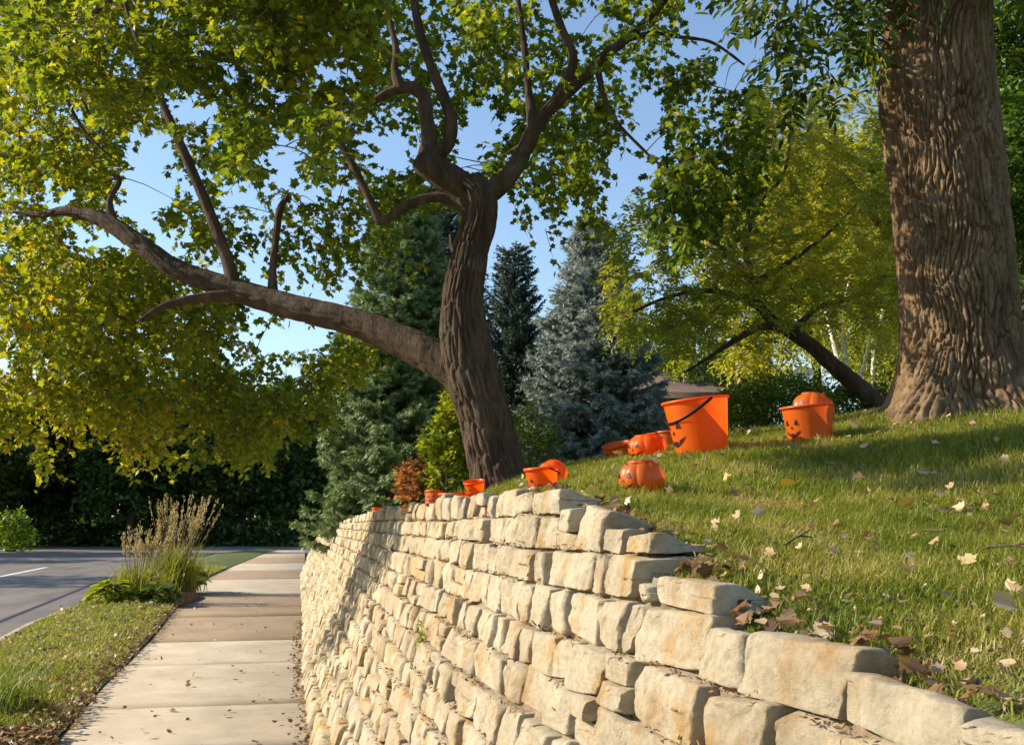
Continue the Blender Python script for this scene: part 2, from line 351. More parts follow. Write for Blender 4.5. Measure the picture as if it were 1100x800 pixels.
for y in [-1.5, -0.5, 0.5, 1.0, 1.4, 1.8, 2.2, 2.6, 3.0, 3.6, 4.4, 5.4, 6.6, 8, 10, 13, 17, 20, 23, 26]:
    h = np.interp(y, [-2, 1, 1.5, 2, 2.5, 3, 4, 6, 10, 14, 20, 23, 26], [1.02, 1.03, 1.06, 1.15, 1.24, 1.30, 1.335, 1.38, 1.34, 1.28, 1.16, .85, .42])
    ctrl.append((wall_x(y, h) + 0.15, y, h + .02))
for px, py, F in [(585, 527, 3.6), (560, 516, 5.2), (690, 531, 3.3), (695, 493, 4.6), (752, 486, 4.5), (663, 496, 5.2), (872, 474, 4.6),
                  (945, 446, 5.1), (1050, 436, 4.85), (1110, 436, 4.8), (960, 520, 3.5), (1060, 600, 2.25), (830, 560, 2.9), (600, 505, 5.6), (505, 535, 5.0),
                  (720, 483, 5.4), (800, 470, 6.0)]:
    ctrl.append(tuple(at(px, py, F)))
ctrl += [(2.0, -1.5, 1.25), (4, -1, 1.55), (4, 1.5, 1.6), (8, 0, 2.0), (8, 4, 2.15), (20, 0, 2.3), (20, 10, 2.3), (6, 8, 2.0), (3, 8, 1.78), (2, 10, 1.75),
         (3, 14, 1.9), (8, 14, 2.1), (20, 25, 2.3), (8, 24, 2.1), (3, 22, 1.6), (2, 28, .8), (6, 32, 1.4), (1, 32, .05), (3, 40, .1), (10, 40, 1.2), (20, 45, 1.6), (8, 50, .1), (20, 60, .3), (45, 0, 2.3), (45, 30, 2.3), (45, 60, 1.0)]
ctrl = np.array(ctrl)
def _phi(d): return np.where(d > 1e-9, d * d * np.log(np.maximum(d, 1e-9)), 0)
_n = len(ctrl); _K = _phi(np.linalg.norm(ctrl[:, None, :2] - ctrl[None, :, :2], axis=2)) + np.eye(_n) * 0.02
_P = np.hstack([np.ones((_n, 1)), ctrl[:, :2]])
_w = np.linalg.solve(np.block([[_K, _P], [_P.T, np.zeros((3, 3))]]), np.concatenate([ctrl[:, 2], np.zeros(3)]))
def lawn_z(x, y):
    x = np.atleast_1d(np.asarray(x, float)); y = np.atleast_1d(np.asarray(y, float))
    q = np.stack([x, y], 1); out = np.empty(len(q))
    for i in range(0, len(q), 20000):
        d = np.linalg.norm(q[i:i + 20000, None] - ctrl[None, :, :2], axis=2); out[i:i + 20000] = _phi(d) @ _w[:_n]
    return out + _w[_n] + q @ _w[_n + 1:]
def _edge(y): return np.min([wall_h(y - k) for k in (0, .04, .08, .12)], axis=0) - .03
_tps = lawn_z
def lawn_z(x, y):
    x = np.atleast_1d(np.asarray(x, float)); y = np.atleast_1d(np.asarray(y, float)); z = _tps(x, y)
    e = _edge(y); d = x - wall_x(y, e) - .05; k = np.exp(-np.maximum(d, 0) / .06) * (y < 24); return z * (1 - k) + e * k
def lz(p): return float(lawn_z(p[0], p[1])[0])
def on_lawn(px, F):                                          # a point of the lawn in that direction
    p = at(px, 500, F); p[2] = lz(p); return p

# ------------------------------------------------------------------ setting: ground, road, sidewalk, verge, lawn
mb = MB(); mb.add([(-900, -900, -0.16), (900, -900, -0.16), (900, 1500, -0.16), (-900, 1500, -0.16)], np.array([[0, 1, 2, 3]]))
tag(obj('ground', mb, M['ground']), 'dark grassy ground reaching away past the road and trees', 'ground', kind='structure')

SWL = [(20, 845), (60, 796), (108, 740), (160, 688), (200, 640), (224, 620), (250, 608), (280, 596), (300, 590)]
swl = np.array([gr(*p) for p in SWL]); swl = np.vstack([[swl[0][0] + 0.15, -3, 0], swl])
def sw_left(y): return np.interp(y, swl[:, 1], swl[:, 0])
joints = [-3, -1.6, -0.2, 1.2, 2.6, 4.0] + [gr(250, v)[1] for v in (803, 757, 713, 688, 662, 640, 622, 613, 605, 599, 595, 591)] 
tints = [.1, .15, .05, .1, .1, .12, .05, .12, .02, .8, .9, .2, .75, .1, .7, .35, .2]
mb = MB()
for k in range(len(joints) - 1):
    y0, y1 = joints[k] + 0.007, joints[k + 1] - 0.007; n = 8; ys = np.linspace(y0, y1, n)
    xl = sw_left(ys); xr = np.interp(ys, WY, WX0) + 0.15
    dz = rng.normal(0, 0.003)
    top = np.concatenate([np.stack([xl, ys, np.full(n, dz)], 1), np.stack([xr, ys, np.full(n, dz)], 1)])
    F = [(i, n + i, n + i + 1, i + 1) for i in range(n - 1)]
    V = np.vstack([top, top - [0, 0, 0.1]])
    F += [(0, 2 * n, 3 * n, n), (n - 1, 2 * n - 1, 4 * n - 1, 3 * n - 1)] + [(i, i + 1, 2 * n + i + 1, 2 * n + i) for i in range(n - 1)]
    mb.add(V, F, tints[k] + 0.001)
tag(obj('sidewalk', mb, M['concrete']), 'concrete sidewalk with paler and brown slabs running along the stone wall', 'sidewalk', kind='structure')

mb = MB(); ro = [(-60, -6, -0.13), (-1.0, -6, -0.13), (8, 30, -0.13), (40, 62, -0.13), (40, 71, -0.13), (-60, 71, -0.13)]
mb.add(ro, [tuple(range(6))])
tag(obj('road', mb, M['asphalt']), 'grey asphalt road curving past the left side of the grass verge', 'road', kind='structure')
def strip(px, w, z, m, name, label):
    P = np.array([gr(*p, z) for p in px]); d = nrm(np.gradient(P, axis=0)); s = np.stack([-d[:, 1], d[:, 0], 0 * d[:, 0]], 1) * w / 2
    q = MB(); n = len(P); q.add(np.vstack([P - s, P + s]), [(i, i + 1, n + i + 1, n + i) for i in range(n - 1)])
    return tag(obj(name, q, m), label, 'road marking', kind='structure')
strip([(-20, 623), (10, 617), (50, 609)], 0.16, -0.126, M['paint'], 'road_marking', 'white painted dash in the middle of the asphalt road')
strip([(-30, 680), (0, 667), (50, 647), (100, 627), (120, 619)], 0.09, -0.126, M['tar'], 'road_seam', 'dark tar seam running along the road beside the kerb')

KB = [(-60, 722), (0, 691), (40, 669), (100, 645), (150, 622), (200, 604), (240, 594), (287, 588)]
kb = np.array([gr(*p, 0.0) for p in KB]); kb = np.vstack([[kb[0][0] + .1, -4, 0], kb]); 
def kerb_x(y): return np.interp(y, kb[:, 1], kb[:, 0])
ys = np.concatenate([np.arange(-4, 16, 0.25), np.arange(16, 52, 1.0)]); n = len(ys)
a, b = kerb_x(ys), np.minimum(sw_left(ys), sw_left(ys)); b = np.maximum(b, a + .05)
fr = np.linspace(0, 1, 12); mb = MB()
X = a[:, None] + (b - a)[:, None] * fr[None]; Y = np.repeat(ys[:, None], 12, 1)
Z = 0.012 + 0.05 * np.sin(np.pi * fr)[None] + 0.015 * fbm(np.stack([X.ravel() * 2, Y.ravel() * 2, 0 * X.ravel()], 1), 2).reshape(X.shape) * np.sin(np.pi * fr)[None]
def verge_z(x, y):
    aa, bb = kerb_x(y), sw_left(y); f = np.clip((x - aa) / np.maximum(bb - aa, .05), 0, 1); return 0.012 + 0.05 * np.sin(np.pi * f)
i, j = np.meshgrid(np.arange(n - 1), np.arange(11), indexing='ij')
mb.add(np.stack([X, Y, Z], -1).reshape(-1, 3), np.stack([i * 12 + j, i * 12 + j + 1, (i + 1) * 12 + j + 1, (i + 1) * 12 + j], -1).reshape(-1, 4))
tag(obj('verge', mb, M['lawn'], smooth=True), 'strip of lawn between the sidewalk and the road', 'grass verge', kind='structure')
mb = MB()
V = np.concatenate([np.stack([a - .15, ys, np.full(n, -.13)], 1), np.stack([a - .13, ys, np.full(n, -.005)], 1), np.stack([a + .02, ys, np.full(n, .008)], 1), np.stack([a + .02, ys, np.full(n, -.13)], 1)])
mb.add(V, [(k * n + i, k * n + i + 1, (k + 1) * n + i + 1, (k + 1) * n + i) for k in range(3) for i in range(n - 1)], 0.35)
tag(obj('kerb', mb, M['concrete']), 'low pale concrete kerb along the edge of the road', 'kerb', kind='structure')

ys = np.concatenate([np.arange(-2, 8, 0.04), np.arange(8, 26, 0.4), np.arange(26, 62, 1.5)])
xs = np.concatenate([np.linspace(0, 1, 26)[:-1] ** 1.3 * 1.0, np.linspace(1.0, 6, 45), np.geomspace(6.3, 60, 25)])
n, k = len(ys), len(xs); ed = np.where(ys < 26.2, wall_x(ys, wall_h(ys)) + 0.045, np.interp(ys, [26, 30, 45, 62], [.45, .0, 3, 12]))
X = ed[:, None] + xs[None]; Y = np.repeat(ys[:, None], k, 1)
Z = lawn_z(X.ravel(), Y.ravel()).reshape(X.shape) + 0.012 * fbm(np.stack([X.ravel() * 2.5, Y.ravel() * 2.5, 0 * X.ravel()], 1), 3).reshape(X.shape)
Z[:, 0] -= 0.05
i, j = np.meshgrid(np.arange(n - 1), np.arange(k - 1), indexing='ij'); mb = MB()
mb.add(np.stack([X, Y, Z], -1).reshape(-1, 3), np.stack([i * k + j, i * k + j + 1, (i + 1) * k + j + 1, (i + 1) * k + j], -1).reshape(-1, 4))
tag(obj('lawn', mb, M['lawn'], smooth=True), 'sloping lawn above the stone wall', 'lawn', kind='structure')

# ------------------------------------------------------------------ stone retaining wall
def cube_grid(nx, ny, nz):
    V, F = [], []
    def face(u, v, fix, sgn, nu, nv):
        b = len(V)
        for p in range(nu + 1):
            for q in range(nv + 1):
                c = [0, 0, 0]; c[u] = -1 + 2 * p / nu; c[v] = -1 + 2 * q / nv; c[fix] = sgn; V.append(c)
        for p in range(nu):
            for q in range(nv):
                f = (b + p * (nv + 1) + q, b + (p + 1) * (nv + 1) + q, b + (p + 1) * (nv + 1) + q + 1, b + p * (nv + 1) + q + 1)
                F.append(f if sgn > 0 else f[::-1])
    face(1, 2, 0, 1, ny, nz); face(1, 2, 0, -1, ny, nz)
    face(2, 0, 1, 1, nz, nx); face(2, 0, 1, -1, nz, nx); face(0, 1, 2, 1, nx, ny); face(0, 1, 2, -1, nx, ny)
    V = np.array(V); V = np.sign(V) * (1 - (1 - np.abs(V)) ** 1.5); key = np.round(V * 1000).astype(int); u, first, inv = np.unique(key, axis=0, return_index=True, return_inverse=True)
    return V[first], inv.ravel()[np.array(F)]
GRIDS = {'hi': cube_grid(8, 38, 22), 'mid': cube_grid(4, 12, 8), 'lo': cube_grid(2, 5, 4)}
def stone(mb, y0, y1, z0, z1, res):
    V, F = GRIDS[res]; V = V.copy()
    ly, lzz, dx = (y1 - y0), (z1 - z0), rng.uniform(0.2, 0.26) if z1 < wall_h((y0 + y1) / 2) - .05 else rng.uniform(.11, .14)
    half = np.array([dx / 2, ly / 2, lzz / 2]); p = V * half
    bev = min(0.005, lzz * 0.08, ly * .08) * rng.uniform(.6, 1.6)                               # worn arrises
    core = np.clip(p, -(half - bev), half - bev); d = p - core; p = core + d * (bev / np.maximum(np.linalg.norm(d, axis=1), bev))[:, None]
    sh = rng.normal(0, 0.14); tp = rng.normal(0, 0.06)
    p[:, 1] += p[:, 2] * sh; p[:, 2] += p[:, 1] * rng.normal(0, 0.035); p[:, 2] *= 1 + tp * p[:, 1] / (ly / 2)
    for _ in range(rng.integers(4, 9)):                                                        # split facets of the face and knocked corners
        nn = nrm(np.array([-1, rng.normal(0, .22), rng.normal(0, .20)])) if rng.random() < .6 else nrm(np.array([-abs(rng.normal(0, 1)), rng.normal(0, .9), rng.normal(0, .8)]))
        sup = (p @ nn).max(); cut = sup - rng.uniform(0.002, 0.014) * min(1, lzz / .09); ex = np.maximum(0, p @ nn - cut); p -= ex[:, None] * nn
    if z1 > wall_h((y0 + y1) / 2) - .05: p[:, 2] -= np.clip(p[:, 0] + dx * .2, 0, 1) * .42 * (p[:, 2] > 0)
    off = rng.uniform(0, 60, 3)
    q = p + off
    lay = perlin(np.stack([q[:, 0] * 6, q[:, 1] * 5, q[:, 2] * 34], 1))
    dsp = 0.0032 * fbm(q * 20, 5) + 0.003 * lay + 0.003 * np.round(2.4 * perlin(q * [9, 9, 14] + 5))
    p[:, 0] += dsp * 1.0; p[:, 2] += 0.6 * dsp * np.sign(p[:, 2]); p[:, 1] += 0.7 * (0.006 * perlin(q * 16 + 9)) 
    cy_, cz = (y0 + y1) / 2, (z0 + z1) / 2; pro = rng.uniform(-0.012, 0.014)
    sl = (wall_x(cy_, z1) - wall_x(cy_, z0)) / lzz * 0.55
    p[:, 0] += p[:, 2] * sl
    yaw = rng.normal(0, 0.05); p = np.stack([p[:, 0] - p[:, 1] * yaw, p[:, 1] + p[:, 0] * yaw, p[:, 2]], 1)
    dxw = (wall_x(y1, cz) - wall_x(y0, cz)) / ly
    P = np.stack([p[:, 0] + p[:, 1] * dxw + wall_x(cy_, cz) + dx / 2 - pro, p[:, 1] + cy_, p[:, 2] + cz], 1)
    mb.add(P, F)
CZ = [-0.03, .12, .25, .37, .48, .59, .69, .79, .89, .99, 1.095, 1.19, 1.275, 1.365, 1.44]
wall = thing('retaining_wall', 'dry stacked retaining wall of cream limestone blocks holding up the lawn', 'stone wall', (0.5, 4, 0))
cands = []
for c in range(len(CZ) - 1):
    y = -1.6 + rng.uniform(0, .2)
    while y < 26:
        hz = CZ[c + 1] - CZ[c]; L = float(np.clip((.95 if y < 3 else 1) * rng.lognormal(math.log(0.165), .33), 0.09, 0.215 if y < 3.2 else .26)) * (1 if hz > .08 else 1.1)
        if y > 12: L *= 1.4
        z0 = CZ[c] + 0.012 * float(perlin(np.array([[y * .9, c * 3.7, 1.5]]))[0]); z1 = CZ[c + 1] + 0.012 * float(perlin(np.array([[(y) * .9, (c + 1) * 3.7, 1.5]]))[0])
        if y < 1.7 and CZ[c] > .97: L = float(rng.uniform(.2, .29))                # long caps at the low end
        for sy in (1.67, 1.99, 2.27, 2.65):                       # a block ends where the top of the wall steps down
            if y < sy - .02 < y + L and CZ[c + 1] > wall_h(sy - .03) - .05: L = max(sy - y, .07)
        hy = float(wall_h(y + L / 2)); g = float(rng.uniform(.004, .014))
        if z0 < hy - 0.035:
            top = min(z1 - rng.uniform(.001, .005), hy + rng.uniform(-.008, .012)) if z1 > hy - .02 else z1 - rng.uniform(.003, .010)
            if c == len(CZ) - 2 or z1 > hy - .02: top = hy + rng.uniform(-.01, .012)
            if top - z0 > 0.16:                                      # two thin stones in one tall bed
                mz = z0 + (top - z0) * rng.uniform(.4, .6); cands += [(y, y + L - g, z0, mz - .006), (y, y + L - g, mz, top)]
            elif rng.random() < .12 and top - z0 > .09 and y < 12:
                mz = z0 + (top - z0) * rng.uniform(.4, .62); cands += [(y, y + L - g, z0, mz - .004), (y, y + L - g, mz, top)]
            else: cands.append((y, y + L - g, z0, top))
        y += L
def shown(s):
    c = np.array([wall_x((s[0] + s[1]) / 2, (s[2] + s[3]) / 2), (s[0] + s[1]) / 2, (s[2] + s[3]) / 2]) - EYE
    f = c @ FW
    if f < .3: return 0
    x, yy = 550 + FPX * (c @ RT) / f, 400 - FPX * (c @ UP) / f
    if not (-30 < x < 1130 and yy < 840): return 0
    return (s[1] - s[0]) * (s[3] - s[2]) / f ** 2 * (1 if s[1] > 1 else .5) * (abs(c[0]) / np.linalg.norm(c) + .1)
order = sorted(range(len(cands)), key=lambda i: -shown(cands[i])); near = set(order[:100])
rest = MB()
for i, s in enumerate(cands):
    res = 'hi' if i in near or (s[0] < 4.2 and s[0] > .6) else ('mid' if s[0] < 9 else 'lo')
    if i in near:
        q = MB(); stone(q, *s, res); obj('stone', q, M['stone'], wall, smooth=False)
    else: stone(rest, *s, res)
tag(obj('stones', rest, M['stone'], wall, smooth=True), 'smaller and farther blocks of the wall', kind='stuff')
mb = MB(); ys = np.linspace(-1.6, 26, 180); zf = np.linspace(0, 1, 12)
Hh = wall_h(ys) - 0.03; Zb = -0.05 + zf[None] * (Hh[:, None] + .05); Xb = wall_x(ys[:, None] + 0 * Zb, Zb) + 0.035 + 0.012 * fbm(np.stack([np.repeat(ys, 12) * 9, Zb.ravel() * 14, 0 * Zb.ravel()], 1), 2).reshape(Zb.shape)
V = np.stack([Xb, np.repeat(ys[:, None], 12, 1), Zb], -1); Vt = V[:, -1] + [0.06, 0, 0]
V = np.concatenate([V, Vt[:, None]], 1).reshape(-1, 3); i, j = np.meshgrid(np.arange(179), np.arange(12), indexing='ij')
mb.add(V, np.stack([i * 13 + j, i * 13 + j + 1, (i + 1) * 13 + j + 1, (i + 1) * 13 + j], -1).reshape(-1, 4))
obj('mortar', mb, M['soil'], wall, smooth=True)
# dry leaf crumbs lodged on the ledges
N = 11000; yy = .9 + rng.uniform(0, 1, N) ** 1.5 * 10; c = rng.integers(1, len(CZ) - 1, N); z = np.array(CZ)[c]
ok = (fbm(np.stack([yy * 2.3, c * 5.1, 0 * yy], 1), 2) > -.05) & (z < wall_h(yy) - .06); yy, z = yy[ok], z[ok]
P = np.stack([wall_x(yy, z) - rng.uniform(-.012, .016, len(yy)), yy, z + rng.uniform(-.004, .010, len(yy))], 1)
mb = MB(); leaves(mb, P, rng.normal(size=P.shape) * [1, 1, .5], rng.normal(size=P.shape) * .7 + [0, 0, 1], rng.uniform(.006, .017, len(P)), OVAL, rng.uniform(.0, .55, len(P)))
tag(obj('ledge_litter', mb, M['litter']), 'brown leaf crumbs lodged on the ledges of the stone wall', 'leaf litter', kind='stuff')
# weed growing in the face of the wall
p0 = np.array([wall_x(4.15, .82) - .01, 4.15, .80]); mb = MB(); q = p0 + rng.normal(0, 1, (40, 3)) * [.008, .03, .028]
leaves(mb, q, rng.normal(size=q.shape) + [-.4, 0, .5], rng.normal(size=q.shape) * .6 + [-.5, 0, 1], rng.uniform(.015, .03, 40), OVAL, rng.uniform(.2, .8, 40))
weed = thing('weed', 'small green weed sprouting between stones in the middle of the wall', 'weed', p0); obj('foliage', mb, M['shrub_yellow'], weed)
mb = MB(); tube(mb, [p0 + [.02, 0, -.04], p0, p0 + [-.01, .01, .03]], [.003, .003, .001], 6, 5); obj('stem', mb, M['grass'], weed)

# ------------------------------------------------------------------ the big maple over the sidewalk
MF = 5.3
OF = 4.95
def limb(pts, left=False):
    pts = [(a, b, F if (F >= 5.3 or abs(F - OF) < 1e-6 or not left) else 5.3 + (5.3 - F) * .7, w_) for a, b, F, w_ in pts]
    P = np.array([at(p[0], p[1], p[2]) for p in pts]); r = np.array([p[3] * p[2] / FPX / 2 for p in pts]) * (.81 if left else .94); return P, r
maple_at = on_lawn(535, MF); maple_at = at(535, 520, MF); maple_at[2] = lz(maple_at)
maple = thing('maple_tree', 'old maple with a bent trunk and one long limb reaching left over the sidewalk', 'tree', maple_at)
mb = MB(); P, r = limb([(541, 532, MF, 84), (537, 516, MF, 70), (532, 495, MF, 62), (521, 450, MF, 58), (508, 405, MF, 60), (499, 365, MF, 56), (496, 325, MF, 47), (504, 275, MF, 42), (514, 237, MF, 42), (512, 212, MF, 46), (500, 198, MF, 40)])
tube(mb, P, r, 420, 160, 0.017, fr=(.036, .17)); obj('trunk', mb, M['bark'], maple, smooth=True)
skeleton = [spline(P, 40)]
LIMBS = [
 [(512, 420, 5.28, 40), (480, 393, 5.2, 46), (432, 367, 5.1, 42), (380, 346, 5.0, 36), (320, 331, 4.9, 32), (255, 312, 4.8, 31), (190, 289, 4.75, 27), (150, 262, 4.7, 25), (110, 236, 4.6, 21), (70, 227, 4.5, 14), (42, 231, 4.4, 7), (15, 228, 4.3, 4)],
 [(252, 312, 4.8, 22), (246, 285, 4.8, 17), (226, 230, 4.8, 15), (196, 160, 4.8, 13), (172, 105, 4.8, 9), (150, 50, 4.8, 7), (120, -40, 4.8, 5)],
 [(262, 316, 4.8, 14), (215, 320, 4.9, 14), (178, 328, 5.0, 10), (150, 345, 5.1, 6)],
 [(293, 322, 4.85, 12), (293, 290, 4.8, 10), (297, 250, 4.75, 10), (301, 225, 4.75, 10), (310, 210, 4.75, 7)],
 [(506, 208, MF, 40), (482, 192, MF, 42), (460, 178, MF, 38), (452, 170, MF, 34)],
 [(456, 174, MF, 26), (470, 165, MF, 22), (483, 150, MF, 18), (484, 126, MF, 16), (474, 98, MF, 15), (461, 66, MF, 14), (448, 20, MF, 12), (440, -50, MF, 9)],
 [(456, 172, MF, 24), (461, 150, MF, 22), (458, 126, MF, 19), (455, 104, MF, 19), (441, 94, MF, 17), (419, 99, MF, 13), (389, 114, MF, 10), (360, 110, MF, 6)],
 [(430, 96, MF, 12), (424, 76, MF, 11), (425, 50, MF, 9), (415, 0, MF, 7), (420, -60, MF, 5)],
 [(502, 222, MF, 20), (485, 215, MF, 17), (464, 212, MF, 14), (437, 221, MF, 13), (410, 237, MF, 13), (398, 216, MF, 11), (380, 180, MF, 11), (350, 128, MF, 10), (310, 70, MF, 9), (270, 20, MF, 7), (235, -40, MF, 5)],
 [(516, 212, MF, 34), (530, 204, MF, 30), (549, 186, MF, 26), (564, 160, MF, 24), (576, 135, MF, 22), (596, 111, MF, 20), (625, 85, MF, 17), (650, 60, MF, 15), (678, 38, MF, 11), (712, 4, MF, 8), (740, -40, MF, 5)],
 [(600, 106, MF, 14), (616, 65, MF, 13), (603, 30, MF, 11), (590, -10, MF, 9), (580, -60, MF, 6)],
 [(574, 138, MF, 14), (568, 100, MF, 10), (564, 60, MF, 9), (558, 10, MF, 7), (550, -50, MF, 5)],
 [(668, 44, MF, 8), (700, 36, MF, 6), (730, 40, MF, 5), (765, 46, MF, 4), (800, 70, MF, 3)],
 [(640, 68, MF, 8), (655, 120, MF, 5), (690, 160, MF, 4), (735, 200, MF, 3)],
 [(120, 0, 4.6, 7), (60, 40, 4.6, 5), (30, 20, 4.6, 4)],
 [(18, -20, 4.2, 7), (45, 45, 4.2, 7), (66, 95, 4.2, 6), (90, 140, 4.2, 4), (120, 170, 4.2, 3)],
 [(48, -20, 4.3, 6), (58, 40, 4.3, 5), (80, 90, 4.3, 4), (100, 130, 4.3, 3)],
 [(120, 235, 4.6, 10), (118, 215, 4.6, 8), (128, 195, 4.6, 7), (122, 188, 4.6, 5)],
 [(492, 275, MF - .05, 9), (486, 265, MF - .08, 8), (484, 252, MF - .08, 5)],
]
for L in LIMBS:
    mb = MB(); P, r = limb(L, True); r[0] *= 1.4 if L[0][3] < 21 else 1; tube(mb, P, r, max(14, len(L) * (22 if L[0][3] > 25 else 9)), 56 if L[0][3] > 25 else 24, 0.008 if L[0][3] > 25 else .003, fr=(.024, .17)); obj('limb', mb, M['bark'], maple, smooth=True)
    skeleton.append(spline(P, 24))
skeleton = np.concatenate(skeleton)
MAIN = [(-60, -200), (760, -260), (745, -40), (715, 30), (690, 110), (668, 150), (650, 190), (640, 236), (600, 246), (560, 226), (540, 235), (500, 215), (490, 250), (455, 262), (430, 275), (415, 262), (390, 300), (350, 300), (300, 292), (255, 285), (200, 262), (150, 235), (120, 245), (60, 250), (-25, 235), (-95, 170), (-40, 110), (-110, 40), (-45, -60), (-90, -120)]
LOWER = [(-60, 220), (60, 230), (120, 252), (190, 300), (260, 328), (330, 345), (400, 365), (420, 385), (395, 402), (350, 410), (352, 440), (345, 465), (300, 470), (262, 478), (240, 505), (205, 515), (165, 500), (140, 470), (105, 460), (85, 478), (20, 480), (-30, 470), (-110, 420), (-50, 370), (-120, 310)]
DENSE = [(-60, -100), (240, -100), (185, 90), (125, 150), (105, 225), (-60, 235)]
SHADE = [(0, -200), (420, -200), (405, 90), (370, 150), (330, 195), (270, 195), (235, 130), (120, 110), (0, 60)]  # extra near foliage, partly above the frame, added to throw shade on the lawn
FILL = [(-60, 222), (60, 235), (130, 258), (200, 300), (270, 335), (335, 345), (330, 385), (-40, 385), (-100, 330), (-30, 270)]
HANG = [(690, 70), (740, 60), (800, 75), (815, 130), (818, 190), (790, 225), (762, 265), (735, 270), (712, 240), (700, 180), (690, 130)]
HOLES = [(210, 108, 34, 17), (152, 165, 24, 34), (146, 206, 28, 22), (126, 66, 13, 12), (306, 168, 24, 30), (97, 250, 34, 14), (310, 356, 32, 15), (422, 166, 30, 20), (505, 155, 26, 28), (528, 128, 18, 14), (405, 145, 16, 14), (680, 170, 20, 34),
         (440, 250, 24, 14), (470, 240, 26, 18), (345, 75, 16, 10), (640, 18, 16, 16), (620, 215, 14, 10), (575, 230, 10, 14), (270, 205, 10, 14), (700, 105, 12, 30), (750, 110, 13, 15), (238, 205, 9, 14), (720, 155, 10, 12), (775, 75, 10, 8), (660, 200, 12, 26), (60, 205, 14, 10),
         (358, 206, 12, 12), (365, 40, 8, 8), (290, 100, 8, 7), (215, 40, 8, 6), (540, 215, 12, 10), (80, 120, 7, 7)]
def scatter(poly, n, F0, F1, holes, dens=-0.12, sc=1.6):
    poly = np.array(poly); lo, hi = poly.min(0), poly.max(0)
    x = rng.uniform(lo[0], hi[0], n); y = rng.uniform(lo[1], hi[1], n)
    ok = in_poly(x + rng.normal(0, 5, n), y + rng.normal(0, 5, n) + 14 * np.sin(x * .085) + 9 * np.sin(x * .21 + 1), poly)
    for hx, hy, rx, ry in holes: ok &= ((x - hx) / (rx + 6)) ** 2 + ((y - hy) / (ry + 6)) ** 2 > rng.uniform(.6, 1.3, n)
    x, y = x[ok], y[ok]; P = ats(x, y, rng.uniform(np.where((F0 == 5.9) & (x > 505), 5.0, F0), np.where((F0 == 5.9) & (x > 505), 7.6, F1)))
    k = fbm(P * sc, 2) > (.02 if n == 9000 else dens); return P[k], x[k], y[k]
def grow(tw, nodes, Q, r_, reach=1.1):
    """fine branches: every point of Q is joined to the nearest wood already grown"""
    nodes = list(nodes); d = np.linalg.norm(Q[:, None] - np.array(nodes)[None], axis=2).min(1)
    for i in np.argsort(d):
        A = np.array(nodes); k = np.argmin(np.linalg.norm(A - Q[i], axis=1)); a, b = A[k], Q[i]; L = np.linalg.norm(b - a)
        if L < .05 or L > reach: continue
        pts = spline([a, (a + b) / 2 + rng.normal(0, .08 * L, 3) + [0, 0, .07 * L], b], 6)
        tube(tw, pts, np.linspace(r_ * (.35 + .8 * L), .0016, 6), 7, 5, cap=False); nodes += list(pts[1:])
cr, tw = MB(), MB()
def to_limb(P, step=12):
    d = np.empty((len(P), 3))
    for i in range(0, len(P), 2000): d[i:i + 2000] = skeleton[np.argmin(np.linalg.norm(P[i:i + 2000, None] - skeleton[None], axis=2), axis=1)]
    return d
for poly, n, F0, F1, tint0, ln in ((MAIN, 14500, 5.9, 8.6, .37, .16), (LOWER, 9000, 7.4, 9.2, .33, .18), (DENSE, 2200, 6.2, 8.6, .38, .17), (HANG, 1150, 4.7, 6.2, .24, .14), (SHADE, 5600, 3.6, 4.5, .36, .14), (FILL, 2900, 6.2, 8.2, .36, .16)):
    P, x, y = scatter(poly, n, F0, F1, HOLES)
    near_l = to_limb(P); out = nrm(P - near_l) + rng.normal(0, .5, P.shape)
    t = tint0 + .16 * fbm(P * 1.1 + 30, 2) + (np.clip((230 - x) / 700, 0, .14) if poly is not HANG else 0)
    if poly is LOWER: t = t + np.clip((y - 330) / 800, -.05, .14) + np.where((x < 70) & (y < 420), .10, 0)
    sprigs(cr, tw, P, out, 7, ln, np.interp(P @ HF, [3.5, 4.6, 6, 6.2], [.036, .045, .047, .054]), MAPLE, t, droop=.55)
    pick = rng.choice(len(P), min(len(P), 300 if poly is not HANG else 40), replace=False)            # fine branches carrying the sprigs
    grow(tw, skeleton, P[pick], .006, 2.6 if poly is LOWER else 1.1)
obj('crown', cr, M['maple'], maple); tag(obj('twigs', tw, M['twig'], maple), kind='stuff')

# ------------------------------------------------------------------ the thick furrowed trunk on the right
OF = 4.95
ob = at(1032, 436, OF); ob[2] = lz(ob)
big = thing('shade_tree', 'massive old tree with deeply furrowed bark on the lawn at right', 'tree', ob)
cl = [(1040, 470, 210), (1036, 446, 176), (1034, 428, 152), (1033, 405, 140), (1031, 370, 133), (1028, 320, 131), (1023, 260, 131), (1017, 190, 132), (1009, 120, 134), (1006, 85, 132), (1007, 40, 123), (1008, 0, 119), (1010, -120, 112), (1012, -330, 100), (1000, -560, 80)]
P = np.array([at(a, b, OF) for a, b, w in cl]); r = np.array([w * (.92 if b < 400 else .96) * OF / FPX / 2 for a, b, w in cl])
s = spline(np.hstack([P, r[:, None]]), 240)
z = np.concatenate([np.arange(P[0][2], 4.2, .0075), np.arange(4.2, P[-1][2], .08)]); seg = 400
Cc = np.stack([np.interp(z, s[:, 2], s[:, k]) for k in range(4)], 1); a = np.linspace(0, 2 * math.pi, seg, endpoint=False)
A, Zz = np.meshgrid(a, z); rad = np.repeat(Cc[:, 3:4], seg, 1)
flare = np.clip((ob[2] + .38 - Zz) / .38, 0, 1) ** 2
rad = rad * (1 + flare * (.11 + .12 * np.cos(5 * A + .6) + .10 * np.cos(3 * A + 2)) + .02 * np.cos(2 * A + Zz * 1.5) + .012 * np.cos(3 * A - Zz * 2))
